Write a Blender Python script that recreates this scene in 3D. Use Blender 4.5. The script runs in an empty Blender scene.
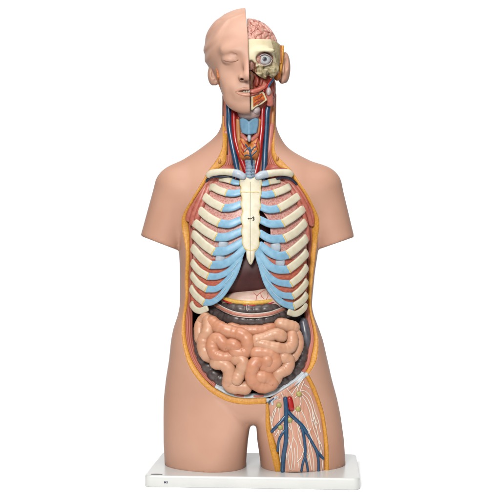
import bpy, math, random
import numpy as np
from mathutils import Vector
from mathutils.bvhtree import BVHTree

random.seed(4)
C = bpy.context.scene.collection
# ---------------------------------------------------------------- space
# All shapes are designed in model units (x right, y down, d towards the viewer); unit = 1.78 mm.
L = 1100.0          # camera distance to the front corner of the board
S = 0.00178
ZB = -240.3         # underside of the board
def W(p):
    x, y, d = p
    k = (L - d) / L
    return ((x - 250) * k * S, -d * S, ((250 - y) * k - ZB) * S)
def Wn(a):
    a = np.asarray(a, float)
    k = (L - a[:, 2]) / L
    return np.stack([(a[:, 0] - 250) * k * S, -a[:, 2] * S, ((250 - a[:, 1]) * k - ZB) * S], 1)
def board_y(d):     # where the top of the board lies at depth d
    return 250 + 228.5 * L / (L - d)

# ---------------------------------------------------------------- materials
G = 1.72            # light level of the studio: surfaces are this much darker than they look
def lin(c):
    out = []
    for v in c:
        v = v / 255.0
        v = v / 12.92 if v <= .04045 else ((v + .055) / 1.055) ** 2.4
        out.append(v / G)
    return out
MATS = {}
def mat(name, c1, c2=None, scale=60, rough=.42, bump=0, bscale=None, kind='noise', stretch=(1, 1, 1),
        spec=.4, coat=0, pos=(.35, .65), uvbands=None, detail=4, bdist=.0006, sss=0):
    m = bpy.data.materials.new(name); m.use_nodes = True
    nt = m.node_tree; b = nt.nodes['Principled BSDF']
    b.inputs['Roughness'].default_value = rough
    b.inputs['Specular IOR Level'].default_value = spec
    b.inputs['Coat Weight'].default_value = coat
    b.inputs['Coat Roughness'].default_value = .18
    if sss:
        b.inputs['Subsurface Weight'].default_value = sss
        b.inputs['Subsurface Radius'].default_value = (1, .45, .3)
        b.inputs['Subsurface Scale'].default_value = .004
    a1 = (*lin(c1), 1)
    b.inputs['Base Color'].default_value = a1
    tc = nt.nodes.new('ShaderNodeTexCoord')
    mp = nt.nodes.new('ShaderNodeMapping'); mp.inputs['Scale'].default_value = stretch
    nt.links.new(tc.outputs['UV' if uvbands else 'Object'], mp.inputs['Vector'])
    val = None
    if c2 is not None:
        a2 = (*lin(c2), 1)
        if uvbands:
            mp.inputs['Scale'].default_value = uvbands
            n = nt.nodes.new('ShaderNodeTexNoise'); n.inputs['Scale'].default_value = 1; n.inputs['Detail'].default_value = detail
            nt.links.new(mp.outputs[0], n.inputs['Vector']); val = n.outputs['Fac']
        elif kind == 'noise':
            n = nt.nodes.new('ShaderNodeTexNoise'); n.inputs['Scale'].default_value = scale; n.inputs['Detail'].default_value = detail
            nt.links.new(mp.outputs[0], n.inputs['Vector']); val = n.outputs['Fac']
        else:
            w = nt.nodes.new('ShaderNodeTexNoise'); w.inputs['Scale'].default_value = scale * .7
            nt.links.new(mp.outputs[0], w.inputs['Vector'])
            mx = nt.nodes.new('ShaderNodeMixRGB'); mx.blend_type = 'ADD'; mx.inputs[0].default_value = .012 if kind == 'cells' else .02
            nt.links.new(mp.outputs[0], mx.inputs[1]); nt.links.new(w.outputs['Color'], mx.inputs[2])
            n = nt.nodes.new('ShaderNodeTexVoronoi'); n.feature = 'DISTANCE_TO_EDGE'; n.inputs['Scale'].default_value = scale
            nt.links.new(mx.outputs[0], n.inputs['Vector']); val = n.outputs['Distance']
        r = nt.nodes.new('ShaderNodeValToRGB')
        r.color_ramp.elements[0].position = pos[0]; r.color_ramp.elements[1].position = pos[1]
        r.color_ramp.elements[0].color = a1; r.color_ramp.elements[1].color = a2
        nt.links.new(val, r.inputs[0]); nt.links.new(r.outputs[0], b.inputs['Base Color'])
    if bump:
        if val is None or bscale:
            n = nt.nodes.new('ShaderNodeTexNoise'); n.inputs['Scale'].default_value = bscale or scale; n.inputs['Detail'].default_value = 5
            nt.links.new(mp.outputs[0], n.inputs['Vector']); bv = n.outputs['Fac']
        else:
            bv = val
        bp = nt.nodes.new('ShaderNodeBump'); bp.inputs['Strength'].default_value = bump; bp.inputs['Distance'].default_value = bdist
        nt.links.new(bv, bp.inputs['Height']); nt.links.new(bp.outputs[0], b.inputs['Normal'])
    MATS[name] = m
    return m
M = MATS
mat('skin', (213, 166, 142), (204, 155, 131), scale=9, rough=.5, bump=.06, bscale=260, spec=.2)
mat('face_skin', (217, 172, 149), (207, 159, 136), scale=14, rough=.46, bump=.06, bscale=260, spec=.24)
mat('cartilage_line', (176, 206, 222), rough=.5)
mat('skin_seam', (150, 104, 84), rough=.6)
mat('lip', (214, 156, 132), (208, 146, 120), scale=200, rough=.4)
mat('teeth', (216, 206, 192), (204, 194, 178), scale=300, rough=.25)
mat('ear_cut', (178, 92, 46), (206, 124, 48), scale=200, rough=.45)
mat('fat', (228, 163, 58), (203, 131, 34), scale=330, rough=.5, bump=.35, bdist=.0008, pos=(.35, .7))
mat('muscle', (187, 98, 80), (214, 132, 110), uvbands=(2.2, 44, 1), rough=.42, bump=.5, bdist=.0012, pos=(.38, .62))
mat('muscle_plain', (190, 104, 86), (172, 84, 68), scale=120, rough=.42, bump=.3, stretch=(1, 1, .25))
mat('muscle_fold', (200, 116, 98), (180, 92, 76), scale=150, rough=.4, bump=.2)
mat('neck_muscle', (196, 106, 84), (222, 140, 116), scale=90, stretch=(3, 3, .22), rough=.42, bump=.3, pos=(.4, .62))
mat('neck_strap', (212, 130, 112), (192, 104, 88), scale=150, stretch=(2.5, 2.5, .2), rough=.42, bump=.3)
mat('neck_tan', (206, 146, 76), (190, 116, 60), scale=150, stretch=(2, 2, .3), rough=.45, bump=.2)
mat('aponeurosis', (214, 220, 224), (196, 204, 210), scale=200, rough=.38, stretch=(.3, 1, 1))
mat('bone', (231, 223, 199), (220, 210, 182), scale=90, rough=.45, bump=.12, bscale=500)
mat('cartilage', (146, 192, 218), (128, 176, 206), scale=120, rough=.4, bump=.1, bscale=400)
mat('pale_cartilage', (192, 202, 212), (178, 190, 202), scale=160, rough=.42)
mat('junction', (224, 196, 110), rough=.5)
mat('lung', (238, 188, 176), (216, 140, 128), scale=200, kind='cells', rough=.42, bump=-.5, bdist=.0007, pos=(.02, .22))
mat('intercostal', (222, 128, 102), (200, 100, 80), scale=220, stretch=(.6, 1, 2.2), rough=.42, bump=.3, pos=(.4, .62))
mat('red_vessel', (188, 30, 28), (168, 20, 22), scale=120, rough=.3, coat=.2)
mat('blue_vessel', (38, 84, 120), (28, 70, 106), scale=120, rough=.32, coat=.2)
mat('dark_vessel', (40, 44, 66), rough=.3)
mat('larynx', (134, 178, 206), (120, 164, 194), scale=120, rough=.42)
mat('trachea', (150, 172, 190), (120, 144, 166), scale=140, rough=.45)
mat('thyroid', (222, 146, 72), (200, 112, 56), scale=230, rough=.4, bump=.35, bdist=.0008)
mat('membrane', (206, 178, 172), (190, 158, 150), scale=120, rough=.45)
mat('liver', (84, 42, 40), (70, 32, 32), scale=60, rough=.48, spec=.25, bump=.08, bscale=160)
mat('stomach', (226, 194, 178), (214, 178, 160), scale=90, rough=.36, bump=.25, bscale=130, bdist=.001)
mat('omentum', (236, 192, 96), (222, 168, 66), scale=260, rough=.4, bump=.3)
mat('colon', (100, 88, 85), (74, 63, 61), scale=120, rough=.36, bump=.25, bscale=240, bdist=.0008)
mat('colon_smooth', (112, 112, 120), (86, 84, 92), scale=80, rough=.3)
mat('band_pink', (206, 142, 120), (188, 116, 98), scale=200, rough=.4)
mat('band_white', (214, 206, 196), rough=.4)
mat('bowel', (216, 154, 120), (206, 138, 104), scale=50, rough=.4, bump=.1, bscale=180, spec=.4, coat=.06)
mat('bowel_pale', (218, 168, 136), (210, 154, 122), scale=50, rough=.4, bump=.1, bscale=180, spec=.4, coat=.06)
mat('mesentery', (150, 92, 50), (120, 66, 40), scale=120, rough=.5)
mat('cavity_shade', (44, 32, 32), (32, 24, 26), scale=60, rough=.5)  # near-black lining: the shade deep inside the cuts is put into its colour
mat('thigh_muscle', (222, 170, 146), (208, 148, 122), scale=110, stretch=(2.6, 2.6, .22), rough=.45, bump=.3, pos=(.38, .64))
mat('nerve', (238, 226, 212), rough=.4)
mat('node', (190, 184, 110), (168, 158, 84), scale=300, rough=.45, bump=.2)
mat('brain', (222, 172, 156), (196, 132, 114), scale=230, rough=.34)
mat('brain_vessel', (176, 92, 78), rough=.4)
mat('skull', (236, 223, 188), (224, 209, 170), scale=60, rough=.5, bump=.2, bscale=320)
mat('temporal_bone', (196, 182, 144), (168, 150, 112), scale=190, rough=.55, bump=.5, bdist=.001)
mat('sclera', (222, 224, 226), (212, 212, 216), scale=300, rough=.3)
mat('iris', (104, 110, 118), (74, 82, 90), scale=500, rough=.35)
mat('pupil', (22, 22, 26), rough=.4, spec=.2)
mat('face_flesh', (176, 82, 64), (150, 58, 46), scale=150, rough=.38, bump=.4, bdist=.001)
mat('gum', (212, 122, 102), (194, 98, 80), scale=160, rough=.36, bump=.2)
mat('nasal', (172, 126, 96), (132, 84, 62), scale=180, rough=.5, bump=.5, bdist=.001)
mat('marrow', (220, 124, 48), (186, 76, 34), scale=240, rough=.42, bump=.3, pos=(.4, .62))
mat('gland', (208, 194, 192), (190, 170, 170), scale=200, rough=.4)
mat('white_board', (228, 229, 226), (222, 223, 221), scale=12, rough=.28, coat=.3)
mat('ink', (46, 40, 84), rough=.5)
mat('grey_ink', (112, 106, 114), rough=.5)
mat('wire', (40, 38, 40), rough=.35)
mat('pale_line', (150, 140, 112), rough=.6)

# ---------------------------------------------------------------- object helpers
OFF = {}
def thing(name, label, cat, at, group=None):
    o = bpy.data.objects.new(name, None); C.objects.link(o)
    o.location = W(at); o.empty_display_size = .02
    o['label'] = label; o['category'] = cat
    if group: o['group'] = group
    OFF[o.name] = Vector(o.location)
    return o
def build(name, verts, faces, mats, parent=None, midx=None, smooth=True, uv=None, world=False, label=None):
    v = np.asarray(verts, float)
    if not world: v = Wn(v)
    off = OFF[parent.name] if parent is not None else Vector((0, 0, 0))
    v = v - np.array(off)
    me = bpy.data.meshes.new(name)
    me.from_pydata(v.tolist(), [], [tuple(int(i) for i in f) for f in faces])
    for m in (mats if isinstance(mats, (list, tuple)) else [mats]): me.materials.append(M[m])
    if midx is not None: me.polygons.foreach_set('material_index', list(midx))
    if smooth: me.polygons.foreach_set('use_smooth', [True] * len(me.polygons))
    if uv is not None:
        l = me.uv_layers.new(name='UVMap')
        li = np.zeros(len(me.loops), int); me.loops.foreach_get('vertex_index', li)
        l.data.foreach_set('uv', np.asarray(uv, float)[li].ravel())
    me.validate(); me.update()
    o = bpy.data.objects.new(name, me); C.objects.link(o)
    if parent is not None: o.parent = parent
    OFF[o.name] = off
    if label: o['label'] = label
    fix_normals(o)
    return o
import bmesh
def fix_normals(o):
    bm = bmesh.new(); bm.from_mesh(o.data)
    bmesh.ops.recalc_face_normals(bm, faces=bm.faces)
    bm.to_mesh(o.data); bm.free()

def cr(pts, n):
    """Catmull-Rom through rows of numbers, n samples, even in chord length"""
    P = np.asarray(pts, float)
    if len(P) == 1: return np.repeat(P, n, 0)
    seg = np.maximum(np.linalg.norm(np.diff(P[:, :min(3, P.shape[1])], axis=0), axis=1), 1e-6)
    t = np.concatenate([[0], np.cumsum(seg)])
    Q = np.vstack([2 * P[0] - P[1], P, 2 * P[-1] - P[-2]])
    out = []
    for s in np.linspace(0, t[-1], n):
        i = min(np.searchsorted(t, s, side='right') - 1, len(P) - 2); i = max(i, 0)
        u = (s - t[i]) / seg[i]
        p0, p1, p2, p3 = Q[i], Q[i + 1], Q[i + 2], Q[i + 3]
        m1 = (p2 - p0) / 2; m2 = (p3 - p1) / 2
        out.append((2*u**3-3*u**2+1)*p1 + (u**3-2*u**2+u)*m1 + (-2*u**3+3*u**2)*p2 + (u**3-u**2)*m2)
    return np.array(out)
class MB:
    def __init__(s): s.v = []; s.f = []; s.m = []; s.uv = []
    def add(s, v, f, m=0, uv=None):
        b = len(s.v); s.v += [tuple(p) for p in v]; s.f += [tuple(i + b for i in q) for q in f]; s.m += [m] * len(f)
        s.uv += list(uv) if uv is not None else [(0, 0)] * len(v)
    def build(s, name, mats, parent=None, **k):
        return build(name, s.v, s.f, mats, parent, midx=s.m, uv=s.uv, **k)
    def rings(s, R, m=0, cap=True, closed=True):
        """loft a list of equal rings (each closed loop)"""
        n = len(R[0]); v = []; f = []; uv = []
        for i, r in enumerate(R):
            for j, p in enumerate(r): v.append(p); uv.append((i / max(1, len(R) - 1), j / n))
        for i in range(len(R) - 1):
            for j in range(n if closed else n - 1):
                f.append((i*n+j, i*n+(j+1) % n, (i+1)*n+(j+1) % n, (i+1)*n+j))
        if cap:
            f.append(tuple(range(n))[::-1]); f.append(tuple((len(R)-1)*n + j for j in range(n)))
        s.add(v, f, m, uv)
    def tube(s, pts, r, seg=12, step=1.6, m=0, flat=1.0, ends=True, rmod=None, expo=1.0, normal=None, cap=1.0):
        """pts rows (x,y,d[,r]); r width radius; flat = thickness / width"""
        P = np.asarray(pts, float)
        if P.shape[1] == 3: P = np.hstack([P, np.full((len(P), 1), r)])
        ln = np.linalg.norm(np.diff(P[:, :3], axis=0), axis=1).sum()
        n = max(4, int(ln / step) + 1)
        Q = cr(P, n)
        T = np.gradient(Q[:, :3], axis=0); T /= np.maximum(np.linalg.norm(T, axis=1, keepdims=True), 1e-9)
        sarr = np.linspace(0, ln, n)
        rows = []
        for i in range(n):
            c = Q[i, :3]; rr = Q[i, 3] * (rmod(sarr[i]) if rmod else 1)
            rows.append((c, T[i], rr))
        if ends:
            c, t, rr = rows[0]; pre = [(c - t * rr * flat * math.sin(a), t, rr * math.cos(a)**cap) for a in (1.35, 1.0, .55)]
            c2, t2, r2 = rows[-1]; post = [(c2 + t2 * r2 * flat * math.sin(a), t2, r2 * math.cos(a)**cap) for a in (.55, 1.0, 1.35)]
            rows = pre + rows + post
        R = []
        for c, t, rr in rows:
            ref = np.array(normal(c) if normal else (0, 0, 1.0))
            if abs(np.dot(ref, t)) > .97: ref = np.array((0, -1.0, .2))
            b = np.cross(t, ref); b /= np.linalg.norm(b)
            nn = np.cross(b, t)
            ring = []
            for j in range(seg):
                a = 2 * math.pi * j / seg
                ca, sa = math.cos(a), math.sin(a)
                ca = math.copysign(abs(ca) ** expo, ca); sa = math.copysign(abs(sa) ** expo, sa)
                ring.append(c + b * rr * ca + nn * rr * flat * sa)
            R.append(ring)
        s.rings(R, m)
    def ball(s, c, r, m=0, nu=16, nv=10):
        r = np.broadcast_to(np.asarray(r, float), (3,))
        R = []
        for i in range(1, nv):
            a = math.pi * i / nv
            R.append([(c[0] + r[0]*math.sin(a)*math.cos(2*math.pi*j/nu), c[1] - r[1]*math.cos(a), c[2] + r[2]*math.sin(a)*math.sin(2*math.pi*j/nu)) for j in range(nu)])
        s.rings(R, m)
    def sheet(s, rows, thick, m=0):
        """rows of front points -> closed slab"""
        A = [np.asarray(r, float) for r in rows]
        R = []
        for r in A:
            bk = r[::-1].copy(); bk[:, 2] -= thick
            R.append(np.vstack([r, bk]))
        n = len(A[0])
        v = []; f = []; uv = []
        for i, r in enumerate(A):
            for j, p in enumerate(r): v.append(p); uv.append((i / max(1, len(A)-1), j / max(1, n-1)))
        k = len(v)
        for i in range(len(A) - 1):
            for j in range(n - 1): f.append((i*n+j, i*n+j+1, (i+1)*n+j+1, (i+1)*n+j))
        for i, r in enumerate(A):
            for j, p in enumerate(r): v.append((p[0], p[1], p[2]-thick)); uv.append(uv[i*n+j])
        for i in range(len(A) - 1):
            for j in range(n - 1): f.append((k+i*n+j, k+(i+1)*n+j, k+(i+1)*n+j+1, k+i*n+j+1))
        per = [j for j in range(n)] + [i*n+n-1 for i in range(1, len(A))] + [(len(A)-1)*n+j for j in range(n-2, -1, -1)] + [i*n for i in range(len(A)-2, 0, -1)]
        for a, b in zip(per, per[1:] + per[:1]): f.append((a, a+k, b+k, b))
        s.add(v, f, m, uv)

# ---------------------------------------------------------------- implicit surfaces
def grid(b, h):
    ax = [np.arange(b[2*i], b[2*i+1] + h, h, dtype=np.float32) for i in range(3)]
    return ax, np.meshgrid(*ax, indexing='ij')
def smin(a, b, k):
    h = np.clip(.5 + .5 * (b - a) / k, 0, 1)
    return b * (1 - h) + a * h - k * h * (1 - h)
def smax(a, b, k): return -smin(-a, -b, k)
def ell(X, Y, D, c, r):
    q = np.sqrt(((X-c[0])/r[0])**2 + ((Y-c[1])/r[1])**2 + ((D-c[2])/r[2])**2)
    q2 = np.sqrt(((X-c[0])/r[0]**2)**2 + ((Y-c[1])/r[1]**2)**2 + ((D-c[2])/r[2]**2)**2)
    return q * (q - 1) / np.maximum(q2, 1e-6)
def capsule(X, Y, D, a, b, ra, rb):
    a = np.array(a, np.float32); b = np.array(b, np.float32); ba = b - a
    t = np.clip(((X-a[0])*ba[0] + (Y-a[1])*ba[1] + (D-a[2])*ba[2]) / float(ba @ ba), 0, 1)
    return np.sqrt((X-a[0]-t*ba[0])**2 + (Y-a[1]-t*ba[1])**2 + (D-a[2]-t*ba[2])**2) - (ra + (rb-ra)*t)
def poly_sd(X, Y, poly):
    P = np.asarray(poly, np.float32); n = len(P)
    d = np.full(X.shape, 1e9, np.float32); ins = np.zeros(X.shape, bool)
    for i in range(n):
        a = P[i]; b = P[(i+1) % n]; e = b - a
        t = np.clip(((X-a[0])*e[0] + (Y-a[1])*e[1]) / max(1e-9, float(e @ e)), 0, 1)
        d = np.minimum(d, (X-a[0]-t*e[0])**2 + (Y-a[1]-t*e[1])**2)
        c = (P[i, 1] > Y) != (P[(i+1) % n, 1] > Y)
        with np.errstate(divide='ignore', invalid='ignore'):
            xi = (b[0]-a[0]) * (Y-a[1]) / ((b[1]-a[1]) if b[1] != a[1] else 1e-9) + a[0]
        ins ^= c & (X < xi)
    d = np.sqrt(d)
    return np.where(ins, -d, d)
def sines(X, Y, D, f, seed, n=7):
    r = np.random.RandomState(seed); o = 0
    for i in range(n):
        k = r.normal(size=3); k *= f * r.uniform(.7, 1.4) / np.linalg.norm(k)
        o = o + np.sin(k[0]*X + k[1]*Y + k[2]*D + r.uniform(0, 6.28))
    return o / math.sqrt(n)
def nets(F, ax):
    s = F < 0
    nx, ny, nz = F.shape
    cnt = np.zeros((nx-1, ny-1, nz-1), np.int8)
    cs = [(i, j, k) for i in (0, 1) for j in (0, 1) for k in (0, 1)]
    for i, j, k in cs: cnt += s[i:nx-1+i, j:ny-1+j, k:nz-1+k]
    act = (cnt > 0) & (cnt < 8)
    I, J, K = np.nonzero(act)
    idx = -np.ones(act.shape, np.int64); idx[I, J, K] = np.arange(len(I))
    acc = np.zeros((len(I), 3)); num = np.zeros(len(I))
    for a in range(8):
        for b in range(a+1, 8):
            ca, cb = np.array(cs[a]), np.array(cs[b])
            if np.abs(ca-cb).sum() != 1: continue
            fa = F[I+ca[0], J+ca[1], K+ca[2]]; fb = F[I+cb[0], J+cb[1], K+cb[2]]
            x = (fa < 0) != (fb < 0)
            t = np.where(x, fa / np.where(fa == fb, 1, fa - fb), 0)
            p = ca + t[:, None] * (cb - ca)
            acc[x] += p[x]; num[x] += 1
    V = acc / num[:, None] + np.stack([I, J, K], 1)
    V = np.stack([ax[i][0] + V[:, i] * (ax[i][1] - ax[i][0]) for i in range(3)], 1)
    faces = []
    for axi in range(3):
        sl0 = [slice(None)]*3; sl1 = [slice(None)]*3
        sl0[axi] = slice(0, -1); sl1[axi] = slice(1, None)
        ch = s[tuple(sl0)] != s[tuple(sl1)]
        u, w = [q for q in range(3) if q != axi]
        E = np.stack(np.nonzero(ch), 1)
        ok = (E[:, u] > 0) & (E[:, w] > 0) & (E[:, u] < F.shape[u]-1) & (E[:, w] < F.shape[w]-1)
        E = E[ok]
        q = []
        for du, dw in ((1, 1), (0, 1), (0, 0), (1, 0)):
            e = E.copy(); e[:, u] -= du; e[:, w] -= dw
            q.append(idx[e[:, 0], e[:, 1], e[:, 2]])
        faces.append(np.stack(q, 1))
    return V, np.vstack(faces)
def smooth_mesh(V, Fc, it=2, lam=.5):
    e = np.vstack([Fc[:, [0, 1]], Fc[:, [1, 2]], Fc[:, [2, 3]], Fc[:, [3, 0]]])
    e = np.vstack([e, e[:, ::-1]])
    deg = np.bincount(e[:, 0], minlength=len(V))[:, None]
    for q in range(it * 2):
        a = np.zeros_like(V)
        for c in range(3): a[:, c] = np.bincount(e[:, 0], weights=V[e[:, 1], c], minlength=len(V))
        V = V + (lam if q % 2 == 0 else -lam * 1.04) * (a / np.maximum(deg, 1) - V)
    return V

# ================================================================ BODY SKIN
def curve(tab, y, col):
    t = np.asarray(tab, float)
    yy = np.arange(t[0, 0], t[-1, 0] + .5, .5)
    v = np.interp(yy, t[:, 0], t[:, col])
    k = np.hanning(31); k /= k.sum()
    v = np.convolve(np.pad(v, 15, mode='edge'), k, mode='valid')
    return np.interp(y, yy, v)
TORSO = [  # y, left, right, front depth, back depth
    (95, 222.5, 275, -52, -106), (122, 222, 275.5, -52, -106), (131, 219.5, 277.5, -52, -107), (138, 214, 281, -51, -109), (145, 205, 285, -51, -110),
    (152, 195.5, 293, -50, -112), (160, 182, 309, -48, -115), (168, 172, 325, -45, -118),
    (178, 166, 332, -40, -122), (192, 169, 329, -34, -127), (215, 174, 323, -28, -131), (235, 177.5, 320, -25, -131),
    (252, 179, 318, -24, -128), (272, 180, 315, -24, -122), (296, 180, 312.6, -25, -115), (306, 179.8, 311.8, -25, -113), (316, 177.6, 314, -24, -113),
    (328, 173.4, 318.8, -22, -115), (340, 171, 323, -21, -118), (360, 169, 327.5, -21, -125), (378, 166, 331.5, -23, -130),
    (398, 163.8, 337, -26, -133), (415, 163.4, 340.5, -26, -133), (440, 163.5, 344, -24, -130), (480, 165.5, 346.5, -22, -126)]
h = 1.7
ax, (X, Y, D) = grid((132, 366, 96, 482, -142, -8), h)
yv = ax[1]
def row(c): return curve(TORSO, yv, c)[None, :, None].astype(np.float32)
xl, xr, df, db = row(1), row(2), row(3), row(4)
cx, hx, cd, hd = (xl+xr)/2, (xr-xl)/2, (df+db)/2, (df-db)/2
ex = np.interp(yv, [130, 180, 240, 300, 380], [2.0, 2.2, 2.35, 2.35, 2.2])[None, :, None]
q = (np.abs((X-cx)/hx)**ex + np.abs((D-cd)/hd)**ex) ** (1/ex)
F = (q - 1) * np.minimum(hx, hd)
F = np.maximum(F, 98 - Y)
gw = np.interp(yv, [418, 427, 440, 455, 473], [2.0, 3.2, 4.6, 6.4, 8.2])[None, :, None]
gx = np.interp(yv, [420, 440, 473], [253.4, 252.6, 253.6])[None, :, None]
gw = gw + 16 * (np.clip(D + 64, 0, 99) / 34)**2 * np.clip((Y - 420) / 54, 0, 1) + 20 * (np.clip(-88 - D, 0, 99) / 45)**2 * np.clip((Y - 395) / 60, 0, 1)
F = smax(F, -smax(np.abs(X - gx) - gw, 425.5 - Y, 3), np.interp(ax[2], [-78, -48], [6, 24])[None, None, :])
# arm stumps
def arm(A, B, ra, rb, n):
    f = capsule(X, Y, (D + 78) * .92 - 78, A, B, ra, rb)
    pl = (X-B[0])*n[0] + (Y-B[1])*n[1] + (D+78)*.02
    return f, pl
fa, pa = arm((178, 190, -78), (155.2, 258, -78), 24, 20.0, (-.36, .933))
fb, pb = arm((319, 190, -78), (340.2, 258, -78), 23.4, 18.6, (.33, .944))
pa = (X-158)*-.36 + (Y-242.6)*.933; pb = (X-337)*.33 + (Y-243)*.944
fa = smax(fa, pa, .8); fb = smax(fb, pb, .8)
fs = smin(fa, fb, 4)
F = smin(F, fs, np.interp(yv, [195, 236, 246], [9, 5, 1.5])[None, :, None])
def crease(poly, wd, amp):
    d2 = np.full(X[:, :, 0].shape, 1e9)
    for a_, b_ in zip(poly, poly[1:]):
        a_ = np.array(a_); e_ = np.array(b_) - a_
        t_ = np.clip(((X[:, :, 0]-a_[0])*e_[0] + (Y[:, :, 0]-a_[1])*e_[1]) / (e_ @ e_), 0, 1)
        d2 = np.minimum(d2, (X[:, :, 0]-a_[0]-t_*e_[0])**2 + (Y[:, :, 0]-a_[1]-t_*e_[1])**2)
    return (amp*np.exp(-d2/wd**2))[:, :, None] * np.clip((D + 75)/15, 0, 1)
F = F + crease([(218,399.5),(227,406),(236,415),(245,424.5)], 2.4, 1.1)
F = np.maximum(F, Y - (251.2 + 228.5 * L / (L - D)))
bV, bF = nets(F, ax); bV = smooth_mesh(bV, bF, 3)
bvh = BVHTree.FromPolygons([Vector(v) for v in bV.tolist()], bF.tolist())
def surf(x, y, dflt=-60):
    for r in (0, .8, 1.6, 3, 5):
        sx = 1 if x < 250 else -1
        hit = bvh.ray_cast(Vector((x + sx*r, y, 60)), Vector((0, 0, -1)))
        if hit[0] is not None: return hit[0].z
    return dflt

torso = thing('anatomical_torso', 'flesh-coloured torso model with opened chest and split head on a white board', 'anatomical model', (252, board_y(-66), -66))
skin = build('body_skin', bV, bF, ['skin', 'cavity_shade'], torso)

OUT_L = [((222.6,116),(224.5,116),(228,116)), ((222.5,129),(227,129),(229,129)), ((222.5,145),(227,145),(231,145)),
 ((219.6,154.6),(226.5,155),(233,156)), ((214.8,162.6),(224.5,164),(233,166)), ((208,172),(212,173.5),(225,180)),
 ((199,187),(201.5,188.5),(213,195)), ((190,202),(192.3,203),(206,205)), ((183.8,213),(187,214),(201,215)),
 ((181.6,222),(188,223),(199,225)), ((183,234),(189.5,234),(197.5,236)), ((185,244),(189.5,244),(196.5,246)),
 ((186,256),(189.8,256),(196,257)), ((185,280),(188.6,280),(194.5,280)), ((185.3,298),(188.2,298),(193.5,298)),
 ((182.2,320),(185.4,320),(193,320)), ((182,338),(186,338),(193.4,338)), ((185,354),(189.3,353),(196,351)),
 ((190,368),(194.6,365),(200.5,361)), ((200,382),(204,378),(208.5,373)), ((212,393),(214.5,387.8),(217,382)),
 ((228,401.5),(230,395.8),(232,390)), ((244,404.4),(244.5,398.3),(245,393)), ((256,404.2),(256,398),(256,393)), ((266.2,403.6),(266.2,397.6),(265.5,392.5))]
ARCH = [((274,400.6),(273.4,395.6),(271.5,389.5)), ((283,395.3),(281.8,391),(279,386)), ((292,388.6),(290.4,385),(287.4,381)), ((300,382),(298.2,379),(295,375.6)), ((307.5,375),(304.6,373),(300,370.5))]
OUT_R = [((308.5,374.5),(304.5,373),(299,370.5)), ((313,367.5),(309,366),(302,363)), ((317,358),(311.2,357),(303.5,354)), ((318.2,342),(314,342),(304,341)),
 ((316.6,330),(313.2,330),(303.5,330)), ((312,313),(309.5,313),(304,313)), ((311,300),(308,300),(304,300)), ((312.7,280),(308.8,280),(305,280)),
 ((315,260),(310.2,260),(306,260)), ((317.3,240),(312,240),(305,240)), ((319,228),(312,228),(303,228)), ((318.8,219),(313.5,219.5),(300,220)),
 ((315,209),(312.3,210),(296,211)), ((308,195),(305.5,196),(290,198)), ((300,183),(297.6,184.3),(282,188)), ((292,171),(288.5,173),(276,180)),
 ((284,163),(277,165),(268,168)), ((276,154),(272,155.5),(266,157)), ((274.5,145),(271.5,145),(266,146)), ((275,129),(270.5,129),(267.5,129)), ((275,116),(272,116),(269,116))]
o0L = cr([r[0] for r in OUT_L], 150); o0R = cr([r[0] for r in OUT_R], 120)
arch = cr([(266.2,403.6),(270,402),(277,398.5),(288,391.5),(299,383),(308.5,374.5)], 24)
def cutter(poly, back, front=20):
    """prism through the skin: polygon + depth function of its inner end"""
    n = len(poly); v = [(x, y, front) for x, y in poly] + [(x, y, back(x, y)) for x, y in poly]
    f = [tuple(range(n)), tuple(range(2*n-1, n-1, -1))] + [(i, (i+1) % n, n+(i+1) % n, n+i) for i in range(n)]
    o = build('cutter', v, f, 'cavity_shade', None, smooth=False)
    bm = bmesh.new(); bm.from_mesh(o.data); bmesh.ops.triangulate(bm, faces=[g for g in bm.faces if len(g.verts) > 4]); bm.to_mesh(o.data); bm.free()
    return o
def cut(target, o):
    # target mesh sits relative to its thing: bring the cutter there
    for v in o.data.vertices: v.co -= OFF[target.name]
    o.parent = target.parent
    md = target.modifiers.new('cut', 'BOOLEAN'); md.operation = 'DIFFERENCE'; md.object = o; md.solver = 'MANIFOLD'
    pass
    bpy.context.view_layer.update()
    dg = bpy.context.evaluated_depsgraph_get()
    me = bpy.data.meshes.new_from_object(target.evaluated_get(dg), depsgraph=dg)
    target.modifiers.clear(); old = target.data; target.data = me
    bpy.data.meshes.remove(old); bpy.data.objects.remove(o)
big = np.vstack([o0L, arch[1:-1], o0R, [(275, 108), (274, 90), (224, 90), (222.6, 108)]])
def back(x, y):
    hh = bvh.ray_cast(Vector((x + (2.5 if x < 250 else -2.5), y, -300)), Vector((0, 0, 1)))
    return hh[0].z + 11 if hh[0] is not None else -70
c = cutter(big, lambda x, y: max(back(x, y), float(np.interp(y, [160, 190, 250, 280, 330, 360], [-80, -108, -106, -98, -98, -104]))))
cV = [c.data.vertices[i].co.copy() for i in range(len(c.data.vertices))]
c.data.materials.clear(); c.data.materials.append(M['skin']); c.data.materials.append(M['cavity_shade'])
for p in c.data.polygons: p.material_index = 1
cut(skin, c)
pan = np.vstack([cr([(308.7,374.2),(299,383),(288,391.5),(277,398.5),(270,402),(266,403.8)], 24),
                 cr([(265.8,410),(265.8,427),(269,445),(275.3,472),(276.5,486)], 24),
                 cr([(329.4,486),(329.3,472),(328.4,445),(324.8,418),(321.2,404),(315.6,388),(309.5,376)], 30)])
c = cutter(pan, lambda x, y: surf(x, min(y, 468)) - 5)
c.data.materials.clear(); c.data.materials.append(M['skin']); c.data.materials.append(M['cavity_shade'])
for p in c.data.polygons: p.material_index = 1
cut(skin, c)
skin.name = 'body_skin'; OFF[skin.name] = OFF[torso.name]

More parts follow.
